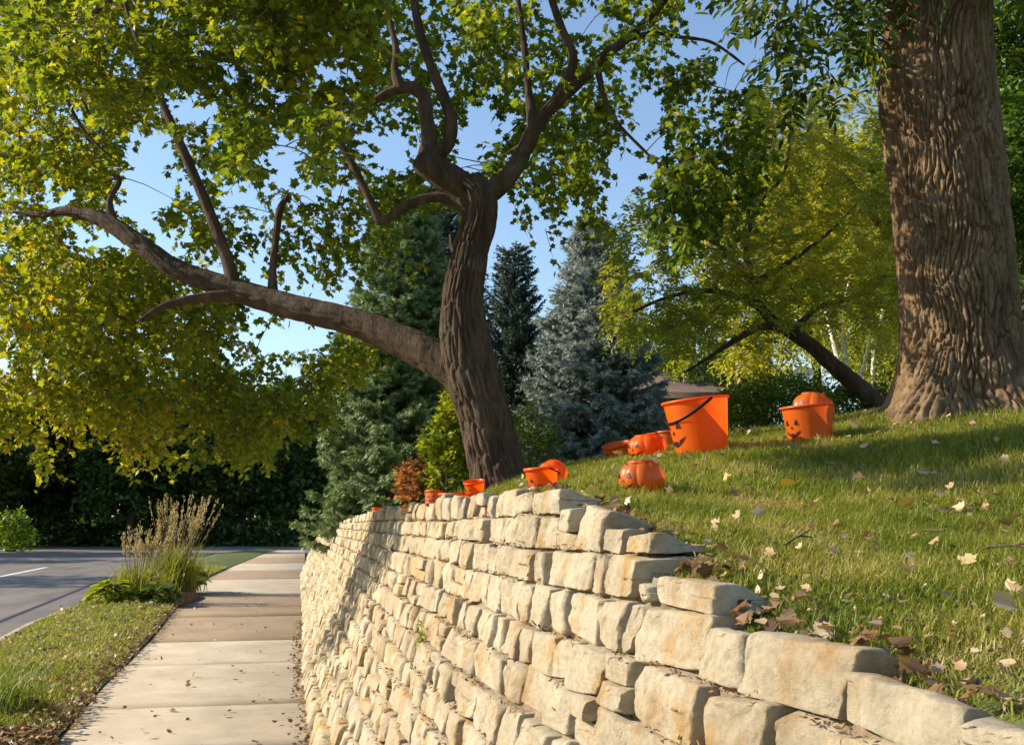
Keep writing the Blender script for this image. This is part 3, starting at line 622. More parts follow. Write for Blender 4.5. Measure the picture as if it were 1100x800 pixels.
u = np.stack([np.cos(A) * .31, np.sin(A) * .31, Zz], -1).reshape(-1, 3)
kn = np.array([-RT[0] * .62 - HF[0] * .78, -RT[1] * .62 - HF[1] * .78]); ka = math.atan2(kn[1], kn[0])              # the healed knot
ku = (((A - ka + math.pi) % (2 * math.pi)) - math.pi) * .31; kz = Zz - at(985, 88, OF)[2]; kr = np.sqrt((ku / .085) ** 2 + (kz / .085) ** 2); kw = np.exp(-kr ** 4).ravel()
w = np.stack([perlin(u * [5, 5, 3.5] + 3), perlin(u * [5, 5, 3.5] + 40), perlin(u * 4 + 9)], 1)
q = u * [24, 24, 5.2] + w * [.8, .8, .35]
ph, ix = plates(A.ravel() / (2 * math.pi) * 84 + 1.7 * w[:, 0] + .6 * perlin(u * [30, 30, 9]), Zz.ravel() / .20 + 1.1 * w[:, 1] + .5 * perlin(u * [22, 22, 8] + 5)); h = np.clip(ph / .34, 0, 1) ** .75 + .22 * (ix - .5)
q2 = u * [40, 40, 20] + w * 1.2; h2 = np.clip(np.abs(perlin(q2 + 70)) / .2, 0, 1)
ring = np.clip(np.abs(np.sin(kr.ravel() * 11 + 1.5 * perlin(u * 14))) * 1.1, 0, 1)
hb = (.84 * h + .16 * h2) * (1 - kw) + kw * (.45 + .4 * ring)
dsp = (.040 * (hb - .75) + .0045 * fbm(u * [80, 80, 30], 2)) + .022 * kw
Rr = rad + dsp.reshape(rad.shape)
V = np.stack([Cc[:, 0:1] + Rr * np.cos(A), Cc[:, 1:2] + Rr * np.sin(A), Zz], -1).reshape(-1, 3); n = len(z)
i, j = np.meshgrid(np.arange(n - 1), np.arange(seg), indexing='ij'); j2 = (j + 1) % seg
mb = MB(); mb.add(V, np.stack([i * seg + j, i * seg + j2, (i + 1) * seg + j2, (i + 1) * seg + j], -1).reshape(-1, 4)); obj('trunk', mb, M['oak_bark'], big, smooth=True)
for L in ([(1005, -150, OF, 60), (930, -230, 4.8, 46), (840, -260, 4.6, 32), (740, -330, 4.4, 16)], [(1005, -420, OF, 60), (1120, -520, 5.2, 40), (1300, -600, 5.5, 20)],
          [(990, -200, OF, 30), (930, -120, 4.9, 15), (880, -60, 4.9, 9), (845, 0, 4.9, 5), (830, 50, 4.9, 3)], [(1005, -380, OF, 60), (900, -480, 5.6, 40), (760, -520, 6.0, 22)]):
    mb = MB(); P, r = limb(L); tube(mb, P, r, 24, 16, .008); obj('limb', mb, M['oak_bark'], big, smooth=True)
cr, tw = MB(), MB()
TOP = [(700, -330), (1150, -330), (1150, -10), (960, -20), (950, 60), (938, 70), (915, 95), (880, 88), (850, 110), (830, 70), (808, 60), (800, 25), (790, -20)]
P, x, y = scatter(TOP, 2600, 4.3, 6.0, [(900, 60, 16, 12), (930, 95, 10, 20), (815, 40, 8, 10)], -.2)
out = rng.normal(0, .6, P.shape) + [-.4, -.2, -.5]
def pinnate(cr, tw, P, out, L, size, n, tpl, tint, droop=.6):
    out = nrm(out); N = len(P); side = nrm(np.cross(out, np.array([0, 0, 1.0]) + rng.normal(0, .2, (N, 3))))
    nor = np.cross(side, out); L = L * rng.uniform(.7, 1.2, N)
    tt = np.broadcast_to(tint, (N,))
    for k in range(n):
        f = .25 + .75 * k / (n - 1); b = P + out * (f * L)[:, None] + np.array([0, 0, -1]) * (droop * .4 * L * f * f)[:, None]
        for sg in ((-1, 1) if k < n - 1 else (0,)):
            tip = out * .45 + side * sg + np.array([0, 0, -droop * .6]) + rng.normal(0, .18, (N, 3))
            leaves(cr, b, tip, nor + rng.normal(0, .3, (N, 3)), size * rng.uniform(.75, 1.15, N), tpl, tt + rng.normal(0, .08, N))
    if tw is not None:
        e = P + out * L[:, None] + np.array([0, 0, -1]) * (droop * .4 * L)[:, None]; s = side * .0016; u = nor * .0016
        V = np.stack([P + s, P - s, P + u, e], 1).reshape(-1, 3); o = (np.arange(N) * 4)[:, None]
        tw.add(V, np.concatenate([o + np.array([[0, 1, 3]]), o + np.array([[1, 2, 3]]), o + np.array([[2, 0, 3]])]))
pinnate(cr, tw, P, out, .22, .075, 4, OVAL, .22 + .15 * fbm(P * 2, 2))
P, d = ell(900, at(1000, -620, 5.4), (2.6, 2.2, 1.3)); pinnate(cr, tw, P, d + [0, 0, -.3], .24, .09, 4, LANCE, .3)
pinnate(cr, tw, np.array([at(944, 48, 4.5), at(940, 40, 4.6), at(947, 55, 4.55), at(936, 30, 4.7)]), np.array([[-.2, 0, -1], [-.1, .2, -1], [.0, -.1, -1], [-.3, 0, -1]]), .16, .08, 4, LANCE, .75)
for x0, y0, x1, y1 in ((870, -60, 855, 60), (905, -60, 880, 70), (835, -60, 812, 30), (925, -40, 932, 50), (865, -40, 835, 60)):
    tube(tw, [at(x0, y0, 4.9), at((x0 + x1) / 2 + 5, (y0 + y1) / 2, 4.9), at(x1, y1, 4.9)], [.008, .005, .002], 8, 5)
obj('crown', cr, M['ash'], big); tag(obj('twigs', tw, M['twig'], big), kind='stuff')

# ------------------------------------------------------------------ conifers
def needles(mb, B, D, L, n, nl, nw, tint):
    """each twig of B along D is a brush of n thin needles"""
    N = len(B); D = nrm(D)
    for k in range(n):
        f = rng.uniform(0, 1, N); sd_ = nrm(np.cross(D, rng.normal(size=(N, 3)))); b = B + D * (L * f)[:, None]
        tip = b + (sd_ * .8 + D * .75) * (nl * rng.uniform(.7, 1.2, N))[:, None]; w = nrm(np.cross(sd_, D)) * nw
        V = np.stack([b - w, b + w, tip], 1).reshape(-1, 3); o = (np.arange(N) * 3)[:, None]
        mb.add(V, o + np.array([[0, 1, 2]]), np.repeat(np.clip(tint + rng.normal(0, .15, N), .01, 1), 3))
def spruce(root, base, H, Rm, m, levels, per, twig=.17, droop=.25, dens=1.0, shape=.85, nl=.045, nn=16, upturn=.35, low=.03, nw=.011):
    tr, nd, br = MB(), MB(), MB()
    tube(tr, [base + [0, 0, -.2], base + [0, 0, H * .5], base + [0, 0, H * .98]], [H * .022, H * .014, .01], 12, 10, .01); obj('trunk', tr, M['bark'], root, smooth=True)
    B, D, LL, T = [], [], [], []
    for lv in range(levels):
        h = low + (1 - low) * (lv / levels) ** .92; L0 = Rm * (1 - h) ** shape + .06
        k = max(4, int(per * (.45 + .55 * (1 - h))))
        for c in range(k):
            az = 2 * math.pi * (c + rng.uniform(0, 1)) / k; L = L0 * rng.uniform(.72, 1.1); dz = -droop * (1 - h) + .5 * h + rng.normal(0, .06)
            dv = np.array([math.cos(az), math.sin(az), dz]); zb = base[2] + H * h + rng.normal(0, H / levels * .35)
            m_ = max(4, int(dens * L / .085)); f = np.linspace(.22, 1, m_) ** .9
            pts = np.array([base[0], base[1], zb]) + dv * (f * L)[:, None]; pts[:, 2] += upturn * L * f ** 3 * .5
            sidev = np.array([-math.sin(az), math.cos(az), 0])
            for sg in (-1, 1, 0):
                if sg == 0: dd = dv + rng.normal(0, .2, (m_, 3)) + [0, 0, .25]
                else: dd = sidev * sg * .9 + dv * .8 + rng.normal(0, .18, (m_, 3)) + [0, 0, -.12]
                B.append(pts); D.append(dd); LL.append(twig * (1.15 - .5 * f) * rng.uniform(.7, 1.25, m_) * (1 + L * .35) * (.65 if sg == 0 else 1)); T.append(rng.normal(.45, .12) + 0 * f + .25 * f)
            if L > .35: tube(br, [pts[0] - dv * .2 * L, pts[m_ // 2], pts[-1]], [.012 + .006 * L, .008, .003], 5, 4, cap=False)
    B, D, LL, T = map(np.concatenate, (B, D, LL, T))
    needles(nd, B, D, LL, nn, nl, nw, T)
    obj('crown', nd, m, root); tag(obj('branches', br, M['twig'], root), kind='stuff')
def stand(px, py, F):                                        # foot of a tree in that direction
    p = at(px, py, F); p[2] = lz(p); return p
b = stand(640, 480, 17); H = at(632, 236, 17)[2] - b[2]
spruce(thing('blue_spruce', 'tall silvery blue spruce beyond the pumpkin pails', 'spruce tree', b), b, H, 1.38, M['spruce_blue'], 26, 21, .25, .18, 1.25, .8, .075, 22)
b = stand(428, 560, 15.5); b[2] = .9; H = at(450, 205, 15.5)[2] - b[2]
spruce(thing('green_spruce', 'wide green spruce with drooping layers behind the far wall', 'spruce tree', b), b, H, 1.28, M['spruce'], 30, 23, .22, .16, 1.4, .62, .065, 30)
b = stand(470, 520, 20.0); H = at(458, 205, 20)[2] - b[2]
spruce(thing('dark_spruce', 'dark spruce standing behind the maple trunk and its limb', 'spruce tree', b), b, H, 1.7, M['spruce_dark'], 36, 18, .26, .2, 1.0, .7, .08, 16)
b = stand(552, 500, 19); H = at(551, 268, 19)[2] - b[2]
spruce(thing('columnar_evergreen', 'narrow dark evergreen right of the maple trunk', 'evergreen tree', b), b, H, .72, M['spruce_dark'], 40, 14, .16, -.9, 1.2, .42, .05, 14, .2)

# ------------------------------------------------------------------ broadleaf trees and shrubs
def shrub(name, label, base, r, h, m, n, size, tpl, tint, stems=5, nl=5, cat='shrub', stem_m='twig', group=None, rough_=.5):
    t = thing(name, label, cat, base, group); lf, st = MB(), MB()
    P, d = ell(n, base + [0, 0, h * .52], (r, r, h * .5), .25); P = P[fbm(P * (1.1 / max(r, .05)) * .8 + rng.uniform(0, 50), 2) > -.22 - rough_ * .2]
    d = nrm(P - (base + [0, 0, h * .3])); sprigs(lf, None, P, d + [0, 0, .35], nl, size * 2.2, size, tpl, tint + .12 * fbm(P * 3, 2), droop=.15)
    for k in range(stems):
        a_ = rng.uniform(0, 6.3); e = base + [math.cos(a_) * r * .6, math.sin(a_) * r * .6, h * rng.uniform(.6, .9)]
        tube(st, [base + [math.cos(a_) * r * .1, math.sin(a_) * r * .1, -.03], (base + e) / 2 + rng.normal(0, r * .1, 3), e], [.012 * h + .003, .008 * h + .002, .002], 8, 6)
    obj('foliage', lf, m, t); obj('stem', st, M[stem_m], t); return t
def shift_pt(px, F, dz=-.02): 
    p = on_lawn(px, F); p[2] += dz; return p
b = shift_pt(482, 5.9); h = at(485, 420, 5.9)[2] - b[2]
t = shrub('hydrangea_bush', 'yellow green leafy bush between the brown dried bush and maple trunk', b, .155, h * .72, M['shrub_yellow'], 520, .035, ROUND, .68)
lf = MB(); P, d = ell(160, b + [.02, 0, h * .74], (.06, .06, h * .27), .1); sprigs(lf, None, P, d + [0, 0, .6], 4, .06, .03, ROUND, .85, droop=.1); obj('blossom_sprays', lf, M['shrub_yellow'], t)
b = shift_pt(447, 6.0); shrub('dried_bush', 'small bush of brown dried flower heads at the wall edge', b, .10, .24, M['hydrangea'], 260, .03, ROUND, .55)
b = shift_pt(569, 7.4); shrub('leafy_bush', 'light green bush peeking out right behind the maple trunk', b, .17, .52, M['shrub_green'], 420, .04, OVAL, .55)
b = stand(835, 470, 6.9); shrub('low_shrub', 'dense dark green shrub between the big bucket and the leaning tree', b, .38, .42, M['shrub_green'], 2400, .034, OVAL, .55, 8)
b = stand(905, 440, 8.0); shrub('low_shrub', 'dark green shrub in the shade behind the bucket holding a pumpkin', b, .45, .4, M['shrub_green'], 1800, .036, OVAL, .25, 8)
b = stand(770, 440, 9.5); shrub('low_shrub', 'yellow green shrub in front of the brown house', b, .35, .25, M['locust'], 500, .036, OVAL, .45, 8)

# honey locust with a leaning trunk
b = stand(945, 436, 7.6)
loc = thing('locust_tree', 'leaning tree with small yellow and green leaflets beyond the pails', 'tree', b)
mb = MB(); P, r = limb([(950, 445, 7.6, 25), (930, 422, 7.6, 21), (900, 397, 7.6, 18), (872, 372, 7.6, 16), (850, 357, 7.6, 15), (832, 346, 7.6, 13), (818, 330, 7.6, 11), (806, 300, 7.6, 10), (800, 260, 7.6, 7)])
tube(mb, P, r, 60, 18, .008); obj('trunk', mb, M['bark'], loc, smooth=True)
lsk = [spline(P[4:], 20)]
for L in ([(838, 350, 7.6, 12), (815, 352, 7.5, 9), (790, 365, 7.4, 7), (760, 385, 7.3, 4), (735, 400, 7.2, 3)], [(820, 332, 7.6, 10), (790, 318, 7.5, 8), (755, 312, 7.4, 6), (715, 320, 7.3, 4), (680, 335, 7.3, 3)],
          [(806, 300, 7.6, 8), (780, 270, 7.7, 6), (745, 250, 7.8, 4), (700, 240, 7.8, 3)], [(800, 262, 7.6, 7), (815, 220, 7.7, 5), (840, 190, 7.8, 4), (850, 150, 7.8, 3)], [(808, 305, 7.6, 8), (850, 280, 7.9, 6), (890, 250, 8.0, 4), (920, 220, 8.1, 3)],
          [(910, 190, 8.2, 7), (925, 215, 8.2, 8), (945, 240, 8.2, 9), (975, 260, 8.2, 10)], [(850, 357, 7.6, 9), (880, 330, 7.9, 7), (915, 320, 8, 5), (950, 300, 8, 3)], [(860, 145, 8.3, 5), (885, 152, 8.3, 6), (915, 170, 8.3, 7), (940, 185, 8.3, 7)]):
    mb = MB(); P, r = limb(L); tube(mb, P, r, 24, 10, .002); obj('limb', mb, M['bark'], loc, smooth=True); lsk.append(spline(P, 16))
lsk = np.concatenate(lsk); cr, tw = MB(), MB()
CROWN = [(650, 330), (662, 300), (650, 270), (690, 225), (740, 240), (790, 190), (800, 120), (850, 100), (900, 100), (960, 90), (1000, 200), (1000, 330), (960, 350), (930, 345), (880, 350), (850, 350), (838, 380), (815, 390), (800, 358), (780, 370), (752, 382), (735, 402), (722, 414), (712, 395), (690, 365), (665, 360)]
P, x, y = scatter(CROWN, 10500, 6.7, 9.8, [(845, 375, 22, 26), (690, 270, 12, 10), (915, 140, 12, 12), (930, 170, 8, 10), (870, 200, 7, 7), (790, 340, 7, 7), (705, 305, 8, 7), (740, 290, 7, 6), (900, 270, 7, 8), (768, 408, 52, 22), (700, 405, 20, 28), (712, 375, 9, 9), (800, 385, 14, 14)], -.15, 1.3)
near_l = np.concatenate([lsk[np.argmin(np.linalg.norm(P[i:i + 1000, None] - lsk[None], axis=2), axis=1)] for i in range(0, len(P), 1000)])
tt = .47 + .32 * fbm(P * .9 + 11, 2) + np.where((np.abs(x - 840) < 90) & (y < 300), .16, 0)
pinnate(cr, tw, P, nrm(P - near_l) + rng.normal(0, .5, P.shape) + [0, 0, -.2], .18, .044, 7, OVAL, tt, .5)
grow(tw, lsk, P[rng.choice(len(P), 330, replace=False)], .005, 1.3)
obj('crown', cr, M['locust'], loc); tag(obj('twigs', tw, M['twig'], loc), kind='stuff')

# birch clump
b = stand(905, 400, 13)
bt = thing('birch_tree', 'white barked birch clump behind the leaning trunk', 'birch tree', b)
for L in ([(908, 425, 13, 9), (902, 392, 13, 8), (892, 352, 13, 6), (880, 300, 13, 4)], [(912, 425, 13, 7), (908, 380, 13, 6), (905, 345, 13, 5), (915, 290, 13, 3)], [(940, 425, 13.5, 6), (938, 390, 13.5, 5), (946, 350, 13.5, 5), (952, 300, 13.5, 3)], [(918, 425, 13, 5), (930, 385, 13, 4), (935, 360, 13, 3), (938, 340, 13, 2)]):
    mb = MB(); P, r = limb(L); tube(mb, P, r, 20, 8, 0); obj('trunk', mb, M['birch'], bt, smooth=True)
lf = MB(); P, d = ell(1300, at(925, 335, 13.5), (1.3, 1.2, 1.25), .2); sprigs(lf, None, P, d + [0, 0, -.3], 5, .14, .06, OVAL, .55 + .1 * fbm(P * 2, 2)); obj('crown', lf, M['locust'], bt)

def tree(name, label, base, H, Rc, m, trunk_r, n, size, tint, lobes=9, low=.3, tpl=OVAL, nl=6, cat='tree', group=None, squash=.8):
    t = thing(name, label, cat, base, group); tr, lf = MB(), MB()
    lean = rng.normal(0, .04 * H, 2); top = base + [lean[0], lean[1], H * .85]
    tube(tr, [base + [0, 0, -.2], base + [lean[0] * .3, lean[1] * .3, H * .35], top], [trunk_r, trunk_r * .75, trunk_r * .2], 16, 12, .012)
    ctr = base + [lean[0] * .7, lean[1] * .7, H * (low + 1) / 2]
    for k in range(lobes):
        a_ = 2 * math.pi * k / lobes + rng.uniform(-.4, .4); e = rng.uniform(-.75, .85); q_ = math.sqrt(1 - e * e) * rng.uniform(.45, .75)
        c = ctr + [math.cos(a_) * Rc * q_, math.sin(a_) * Rc * q_, e * H * (1 - low) / 2 * .75]; rr = Rc * rng.uniform(.36, .58)
        s0 = base + (top - base) * rng.uniform(.3, .7); tube(tr, [s0, (s0 + c) / 2 + [0, 0, rng.uniform(0, .1) * H], c], [trunk_r * .4, trunk_r * .25, .015], 8, 7, cap=False)
        P, d = ell(n // lobes, c, (rr, rr, rr * squash), .35); P = P[fbm(P * 1.2 / max(rr, .3) + rng.uniform(0, 50), 2) > -.25]
        d = nrm(P - c); sprigs(lf, None, P, d + [0, 0, .1], nl, size * 2.2, size, tpl, tint + rng.normal(0, .07) + .1 * fbm(P * .8, 2), droop=.4)
    obj('trunk', tr, M['bark'], t, smooth=True); obj('crown', lf, m, t); return t
# green trees beyond the lawn at right
for px, F, H, Rc, mm, tn, lab in ((1120, 11, 6.5, 1.9, 'shrub_green', .45, 'green leafy tree at the right edge behind the massive trunk'), (990, 21, 8.5, 2.6, 'locust', .45, 'yellow green tree behind the leaning locust and birch'), (880, 26, 9.5, 3.0, 'locust', .6, 'pale yellow tree rising highest above the leaning locust'),
                                 (745, 34, 6.0, 2.2, 'shrub_green', .4, 'small green tree left of the house chimney'), (1060, 16, 4.2, 1.7, 'shrub_green', .6, 'sunny green tree low between the furrowed trunk and the frame edge')):
    b = stand(px, 430, F); tree('background_tree', lab, b, H, Rc, M[mm], .14, 7000, .085 + .003 * F, tn, 13, .12, group='trees beyond the lawn')

# ------------------------------------------------------------------ house beyond the lawn
hc = stand(765, 440, 30); 
def hp(px, py, F=30): return at(px, py, F)
house = thing('house', 'low brown house with a shingle roof half hidden by the leaning tree', 'house', hc)
e0, e1 = hp(672, 430), hp(845, 430); up_ = hp(760, 380)[2]; ez = hp(760, 421)[2]; back = HF * 7; gz = hc[2] - .3
mb = MB(); A_, B_ = e0.copy(), e1.copy(); A_[2] = B_[2] = ez
c0, c1 = A_ + RT * .5 + HF * .5, B_ - RT * .5 + HF * .5; q = [c0, c1, c1 + back - HF, c0 + back - HF]
mb.add([[*p[:2], gz] for p in q] + [[*p[:2], ez + .05] for p in q], [(0, 1, 5, 4), (1, 2, 6, 5), (2, 3, 7, 6), (3, 0, 4, 7)]); obj('wall', mb, M['wallbrown'], house)
mb = MB(); r0, r1 = A_ + RT * 1.2 + back / 2, B_ - RT * .2 + back / 2; r0[2] = r1[2] = up_
mb.add([A_, B_, B_ + back, A_ + back, r0, r1], [(0, 1, 5, 4), (1, 2, 5), (2, 3, 4, 5), (3, 0, 4)]); mb.add(np.array([A_, B_, B_ + back, A_ + back]) - [0, 0, .18], [(0, 3, 2, 1)])
V = np.array([A_, B_, B_ + back, A_ + back]); mb.add(np.vstack([V, V - [0, 0, .18]]), [(0, 4, 5, 1), (1, 5, 6, 2), (2, 6, 7, 3), (3, 7, 4, 0)]); roof = obj('roof', mb, M['roof'], house)
mb = MB(); c = hp(796, 385, 29.2); box(mb, [c[0], c[1], (c[2] + gz) / 2], [.28, .3, c[2] - gz], -YAW); obj('chimney', mb, M['cream'], house)
mb = MB(); c = hp(814, 380, 29.8); box(mb, [c[0], c[1], (c[2] + ez - .4) / 2], [.62, .8, c[2] - ez + .4], -YAW); box(mb, [c[0], c[1], c[2] + .03], [.72, .9, .07], -YAW); obj('flue', mb, M['wallbrown'], house)
for px in (715, 745):
    mb = MB(); c = hp(px, 436, 30) + HF * .46; c[2] = ez - .9; box(mb, c, [.8, .12, 1.0], -YAW); w_ = obj('window', mb, M['cream'], house)
    mb = MB(); box(mb, c - HF * .05, [.66, .06, .86], -YAW); obj('pane', mb, M['glass'], w_)
# white dish on a short post above the shrubs
c = at(863, 402, 16); dish = thing('satellite_dish', 'small white dish on a post above the shrubs', 'dish', [c[0], c[1], lz(c)])
mb = MB(); a = np.linspace(0, 2 * math.pi, 20, endpoint=False); V = [c]; 
for k in (1, 2, 3): V += [c + (RT * math.cos(t_) * .17 + np.array([0, 0, 1]) * math.sin(t_) * .1) * k / 3 - (HF * .6 + np.array([0, 0, -.5])) * .05 * (k / 3) ** 2 for t_ in a]
mb.add(V, [(0, 1 + i, 1 + (i + 1) % 20) for i in range(20)] + [(1 + k * 20 + i, 21 + k * 20 + i, 21 + k * 20 + (i + 1) % 20, 1 + k * 20 + (i + 1) % 20) for k in (0, 1) for i in range(20)]); obj('dish', mb, M['white'], dish, smooth=True)
mb = MB(); tube(mb, [[c[0], c[1], lz(c) - .1], c + HF * .03], [.025, .025], 4, 8); obj('post', mb, M['white'], dish)

# ------------------------------------------------------------------ dark woods across the road
k = 0
def gnd(x, y): return np.array([x, y, -.16])
WOODS = [(30, 66, 11, 'dark leafy tree at the left end of the shaded woods'), (95, 70, 12, 'dark tree in the woods with a few yellow lower leaves'), (140, 64, 12, 'dark tree with its bare trunk showing at the middle of the woods'), (205, 72, 12, 'dark tree in the woods straight behind the tall plumed grass'), (262, 68, 11, 'dark tree in the woods left of the sidewalk end'), (318, 74, 12, 'dark tree in the woods where the sidewalk ends'), (-50, 60, 11, 'dark tree at the picture edge left of the woods'), (350, 82, 13, 'tall dark tree behind the end of the stone wall'), (-140, 48, 10, 'dark tree left of the road'), (410, 90, 13, 'dark tree in the woods behind the green spruce')]
for px, F, H, lab in WOODS:
    b = at(px, 560, F); b[2] = -.16; tree('woodland_tree', lab, b, H * 1.1, H * .36, M['woods'], .24, 4200, .34, .35, 13, .06, ROUND, 6, group='trees of the dark woods')
for x_, y_, H in ((-20, 31, 9.5), (-21, 44, 9)):
    tree('woodland_tree', 'dark tree standing out of view beyond the left side of the road', gnd(x_, y_), H, H * .3, M['woods'], .22, 900, .24, .35, 8, .18, ROUND, 5, group='trees left of the road')
lf = MB(); N = 19000; px = rng.uniform(-200, 480, N); F = rng.uniform(64, 105, N); P = ats(px, np.full(N, 560.), F); P[:, 2] = rng.uniform(-.2, 1, N) ** 1.1 * 9.0 * (.75 + .4 * np.sin(px * .05)); P[12000:, 2] *= .28; P[:, 2] = np.nan_to_num(P[:, 2], nan=.1); P = P[P[:, 1] > 0]
sprigs(lf, None, P, rng.normal(size=P.shape) + [0, 0, .4], 5, .6, .34, ROUND, .28 + .1 * fbm(P * .3, 2))
tag(obj('undergrowth', lf, M['woods']), 'dark shaded undergrowth at the foot of the woods across the road', 'undergrowth', kind='stuff')
b = at(14, 585, 52); b[2] = -.16; shrub('roadside_shrub', 'small bright green shrub at the far edge of the road', b, .9, 1.9, M['shrub_yellow'], 260, .2, ROUND, .25, 5)
b = at(60, 505, 60); lf = MB()

# ------------------------------------------------------------------ verge plants
def blades(mb, P, H, lean, w, tint, bend=1.0):
    """grass blades: a quad and a tip, bending over"""
    N = len(P); a_ = rng.uniform(0, 6.28, N); dv = np.stack([np.cos(a_), np.sin(a_), 0 * a_], 1) * lean[:, None]; H = H[:, None]
    s = np.stack([-np.sin(a_ + rng.normal(0, .6, N)), np.cos(a_), 0 * a_], 1) * np.broadcast_to(w, (N,))[:, None]; up = np.array([0, 0, 1.0])
    m1 = P + up * H * .55 + dv * H * .35; tp = P + up * H * (1 - .35 * np.minimum(lean, 1.2) * bend)[:, None] + dv * H * 1.05
    V = np.stack([P - s, P + s, m1 + s * .75, m1 - s * .75, tp], 1).reshape(-1, 3); o = (np.arange(N) * 5)[:, None]; tt = np.repeat(np.clip(tint, .01, 1), 5)
    base = mb.n; mb.v.append(V); mb.n += 5 * N; mb.t.append(tt)
    mb.loops += [(o + base + np.array([[0, 1, 2, 3]])).ravel(), (o + base + np.array([[3, 2, 4]])).ravel()]; mb.cnt += [np.full(N, 4), np.full(N, 3)]
def clump(px, F, H, r, n, plumes, label):
    c = at(px, 600, F); c[2] = .04; t = thing('ornamental_grass', label, 'ornamental grass', c, 'plumed grass clumps on the verge')
    g = MB(); P = c + rng.normal(0, 1, (n, 3)) * [r * .35, r * .35, 0]; blades(g, P, H * .62 * rng.uniform(.5, 1.1, n), rng.uniform(.1, .75, n), .009, rng.uniform(.2, .8, n)); obj('foliage', g, M['grass'], t)
    s, p = MB(), MB()
    for i in range(plumes):
        a_ = rng.uniform(0, 6.28); ln_ = rng.uniform(.05, .38); hh = H * rng.uniform(.75, 1.05); b0 = c + [math.cos(a_) * r * .2, math.sin(a_) * r * .2, 0]; e = b0 + [math.cos(a_) * ln_ * hh + .12 * hh, math.sin(a_) * ln_ * hh, hh]
        tube(s, [b0, (b0 + e) / 2 + [0, 0, .05 * hh], e], [.004, .0035, .002], 6, 4, cap=False)
        q = b0 + (e - b0) * rng.uniform(.72, 1.02, 26)[:, None]; leaves(p, q + rng.normal(0, .012, q.shape), (e - b0) + rng.normal(0, .3, q.shape), rng.normal(size=q.shape), rng.uniform(.03, .06, 26), LANCE, rng.uniform(.1, 1, 26))
    obj('stem', s, M['plume'], t); obj('plume_sprays', p, M['plume'], t)
clump(188, 18.5, 1.62, .55, 700, 60, 'tall ornamental grass with tan plumes, taller and farther of the two clumps')
clump(150, 16.3, 1.15, .55, 520, 40, 'airy ornamental grass with thin plumes just behind the broad leaved plant')
def broad(px, F, r, h, n, label, tint, m='shrub_yellow'):
    c = at(px, 600, F); c[2] = .05; t = thing('hosta_plant', label, 'plant', c); g = MB(); a_ = rng.uniform(0, 6.28, n); q = rng.uniform(.1, 1, n)
    P = c + np.stack([np.cos(a_) * r * q * .8, np.sin(a_) * r * q * .8, h * (1 - q * q * .7) * rng.uniform(.6, 1, n)], 1)
    leaves(g, P, np.stack([np.cos(a_), np.sin(a_), .1 - .6 * q], 1), np.stack([np.cos(a_) * .4, np.sin(a_) * .4, 1 + 0 * a_], 1) + rng.normal(0, .25, (n, 3)), rng.uniform(.10, .20, n), ROUND, tint + rng.normal(0, .15, n)); obj('foliage', g, M[m], t)
    s = MB(); 
    for i in range(0, n, 4): tube(s, [c, (c + P[i]) / 2 + [0, 0, .05], P[i]], [.006, .005, .004], 5, 4, cap=False)
    obj('stem', s, M['grass'], t)
broad(124, 15.6, .42, .36, 190, 'low plant with broad yellow green leaves at the front of the verge planting', .75)
broad(172, 15.8, .36, .30, 110, 'low dull green plant at the foot of the thin plumed grass', .6, 'shrub_green')
broad(205, 19.0, .40, .50, 110, 'bright green broad leaved plant under the tall plumed grass', .55)
mb = MB(); c = at(168, 612, 16.8); ring = [(c[0] + math.cos(t_) * .6 * (1 + .1 * math.sin(3 * t_)), c[1] + math.sin(t_) * 2.0, .075 ) for t_ in np.linspace(0, 6.283, 32, endpoint=False)]
mb.add([(c[0], c[1], .11)] + ring + [(x_, y_, -.02) for x_, y_, z_ in ring], [(0, 1 + i, 1 + (i + 1) % 32) for i in range(32)] + [(1 + i, 33 + i, 33 + (i + 1) % 32, 1 + (i + 1) % 32) for i in range(32)])
tag(obj('mulch_bed', mb, M['mulch']), 'brown mulch bed under the verge plants', 'mulch bed', kind='structure')

# ------------------------------------------------------------------ grass
def fill_lawn(n, F0, F1, H, w, px0=520, px1=1130):
    px = rng.uniform(px0, px1, n); F = np.sqrt(rng.uniform(F0 ** 2, F1 ** 2, n)); P = ats(px, np.full(n, 500.), F); ex = wall_x(P[:, 1], wall_h(P[:, 1])) + .055
    ex = ex - .01; P = P[P[:, 0] > ex + .06 * rng.uniform(0, 1, n)]; P[:, 2] = lawn_z(P[:, 0], P[:, 1]) - .004
    t = .53 + .40 * fbm(P * [2.2, 2.2, 0], 3) + rng.normal(0, .15, len(P)); h = H * (1 + .35 * fbm(P * [3, 3, 0] + 8, 2)) * rng.uniform(.5, 1.25, len(P))
    blades(g, P, h, rng.uniform(.15, 1.25, len(P)), w, t); return P
g = MB(); fill_lawn(115000, .8, 3.2, .042, .0013, 520, 1220); fill_lawn(42000, .8, 6, .045, .0022, 1180, 2000); fill_lawn(95000, 3.2, 5.6, .045, .0017, 520, 1240); fill_lawn(45000, 5.6, 8.5, .05, .003, 480, 1300)
P = np.stack([rng.uniform(.8, 2.4, 14000), rng.uniform(2.5, 6.5, 14000), np.zeros(14000)], 1)
tag(obj('grass', g, M['grass']), 'short green lawn grass with straw coloured blades above the wall', 'grass', kind='stuff')
g = MB(); n = 90000; y = 4.2 + rng.uniform(0, 1, n) ** 1.7 * 26; f = rng.uniform(0.02, .97, n); P = np.stack([kerb_x(y) + (sw_left(y) - kerb_x(y)) * f, y, 0 * y], 1); P[:, 2] = verge_z(P[:, 0], y) - .004
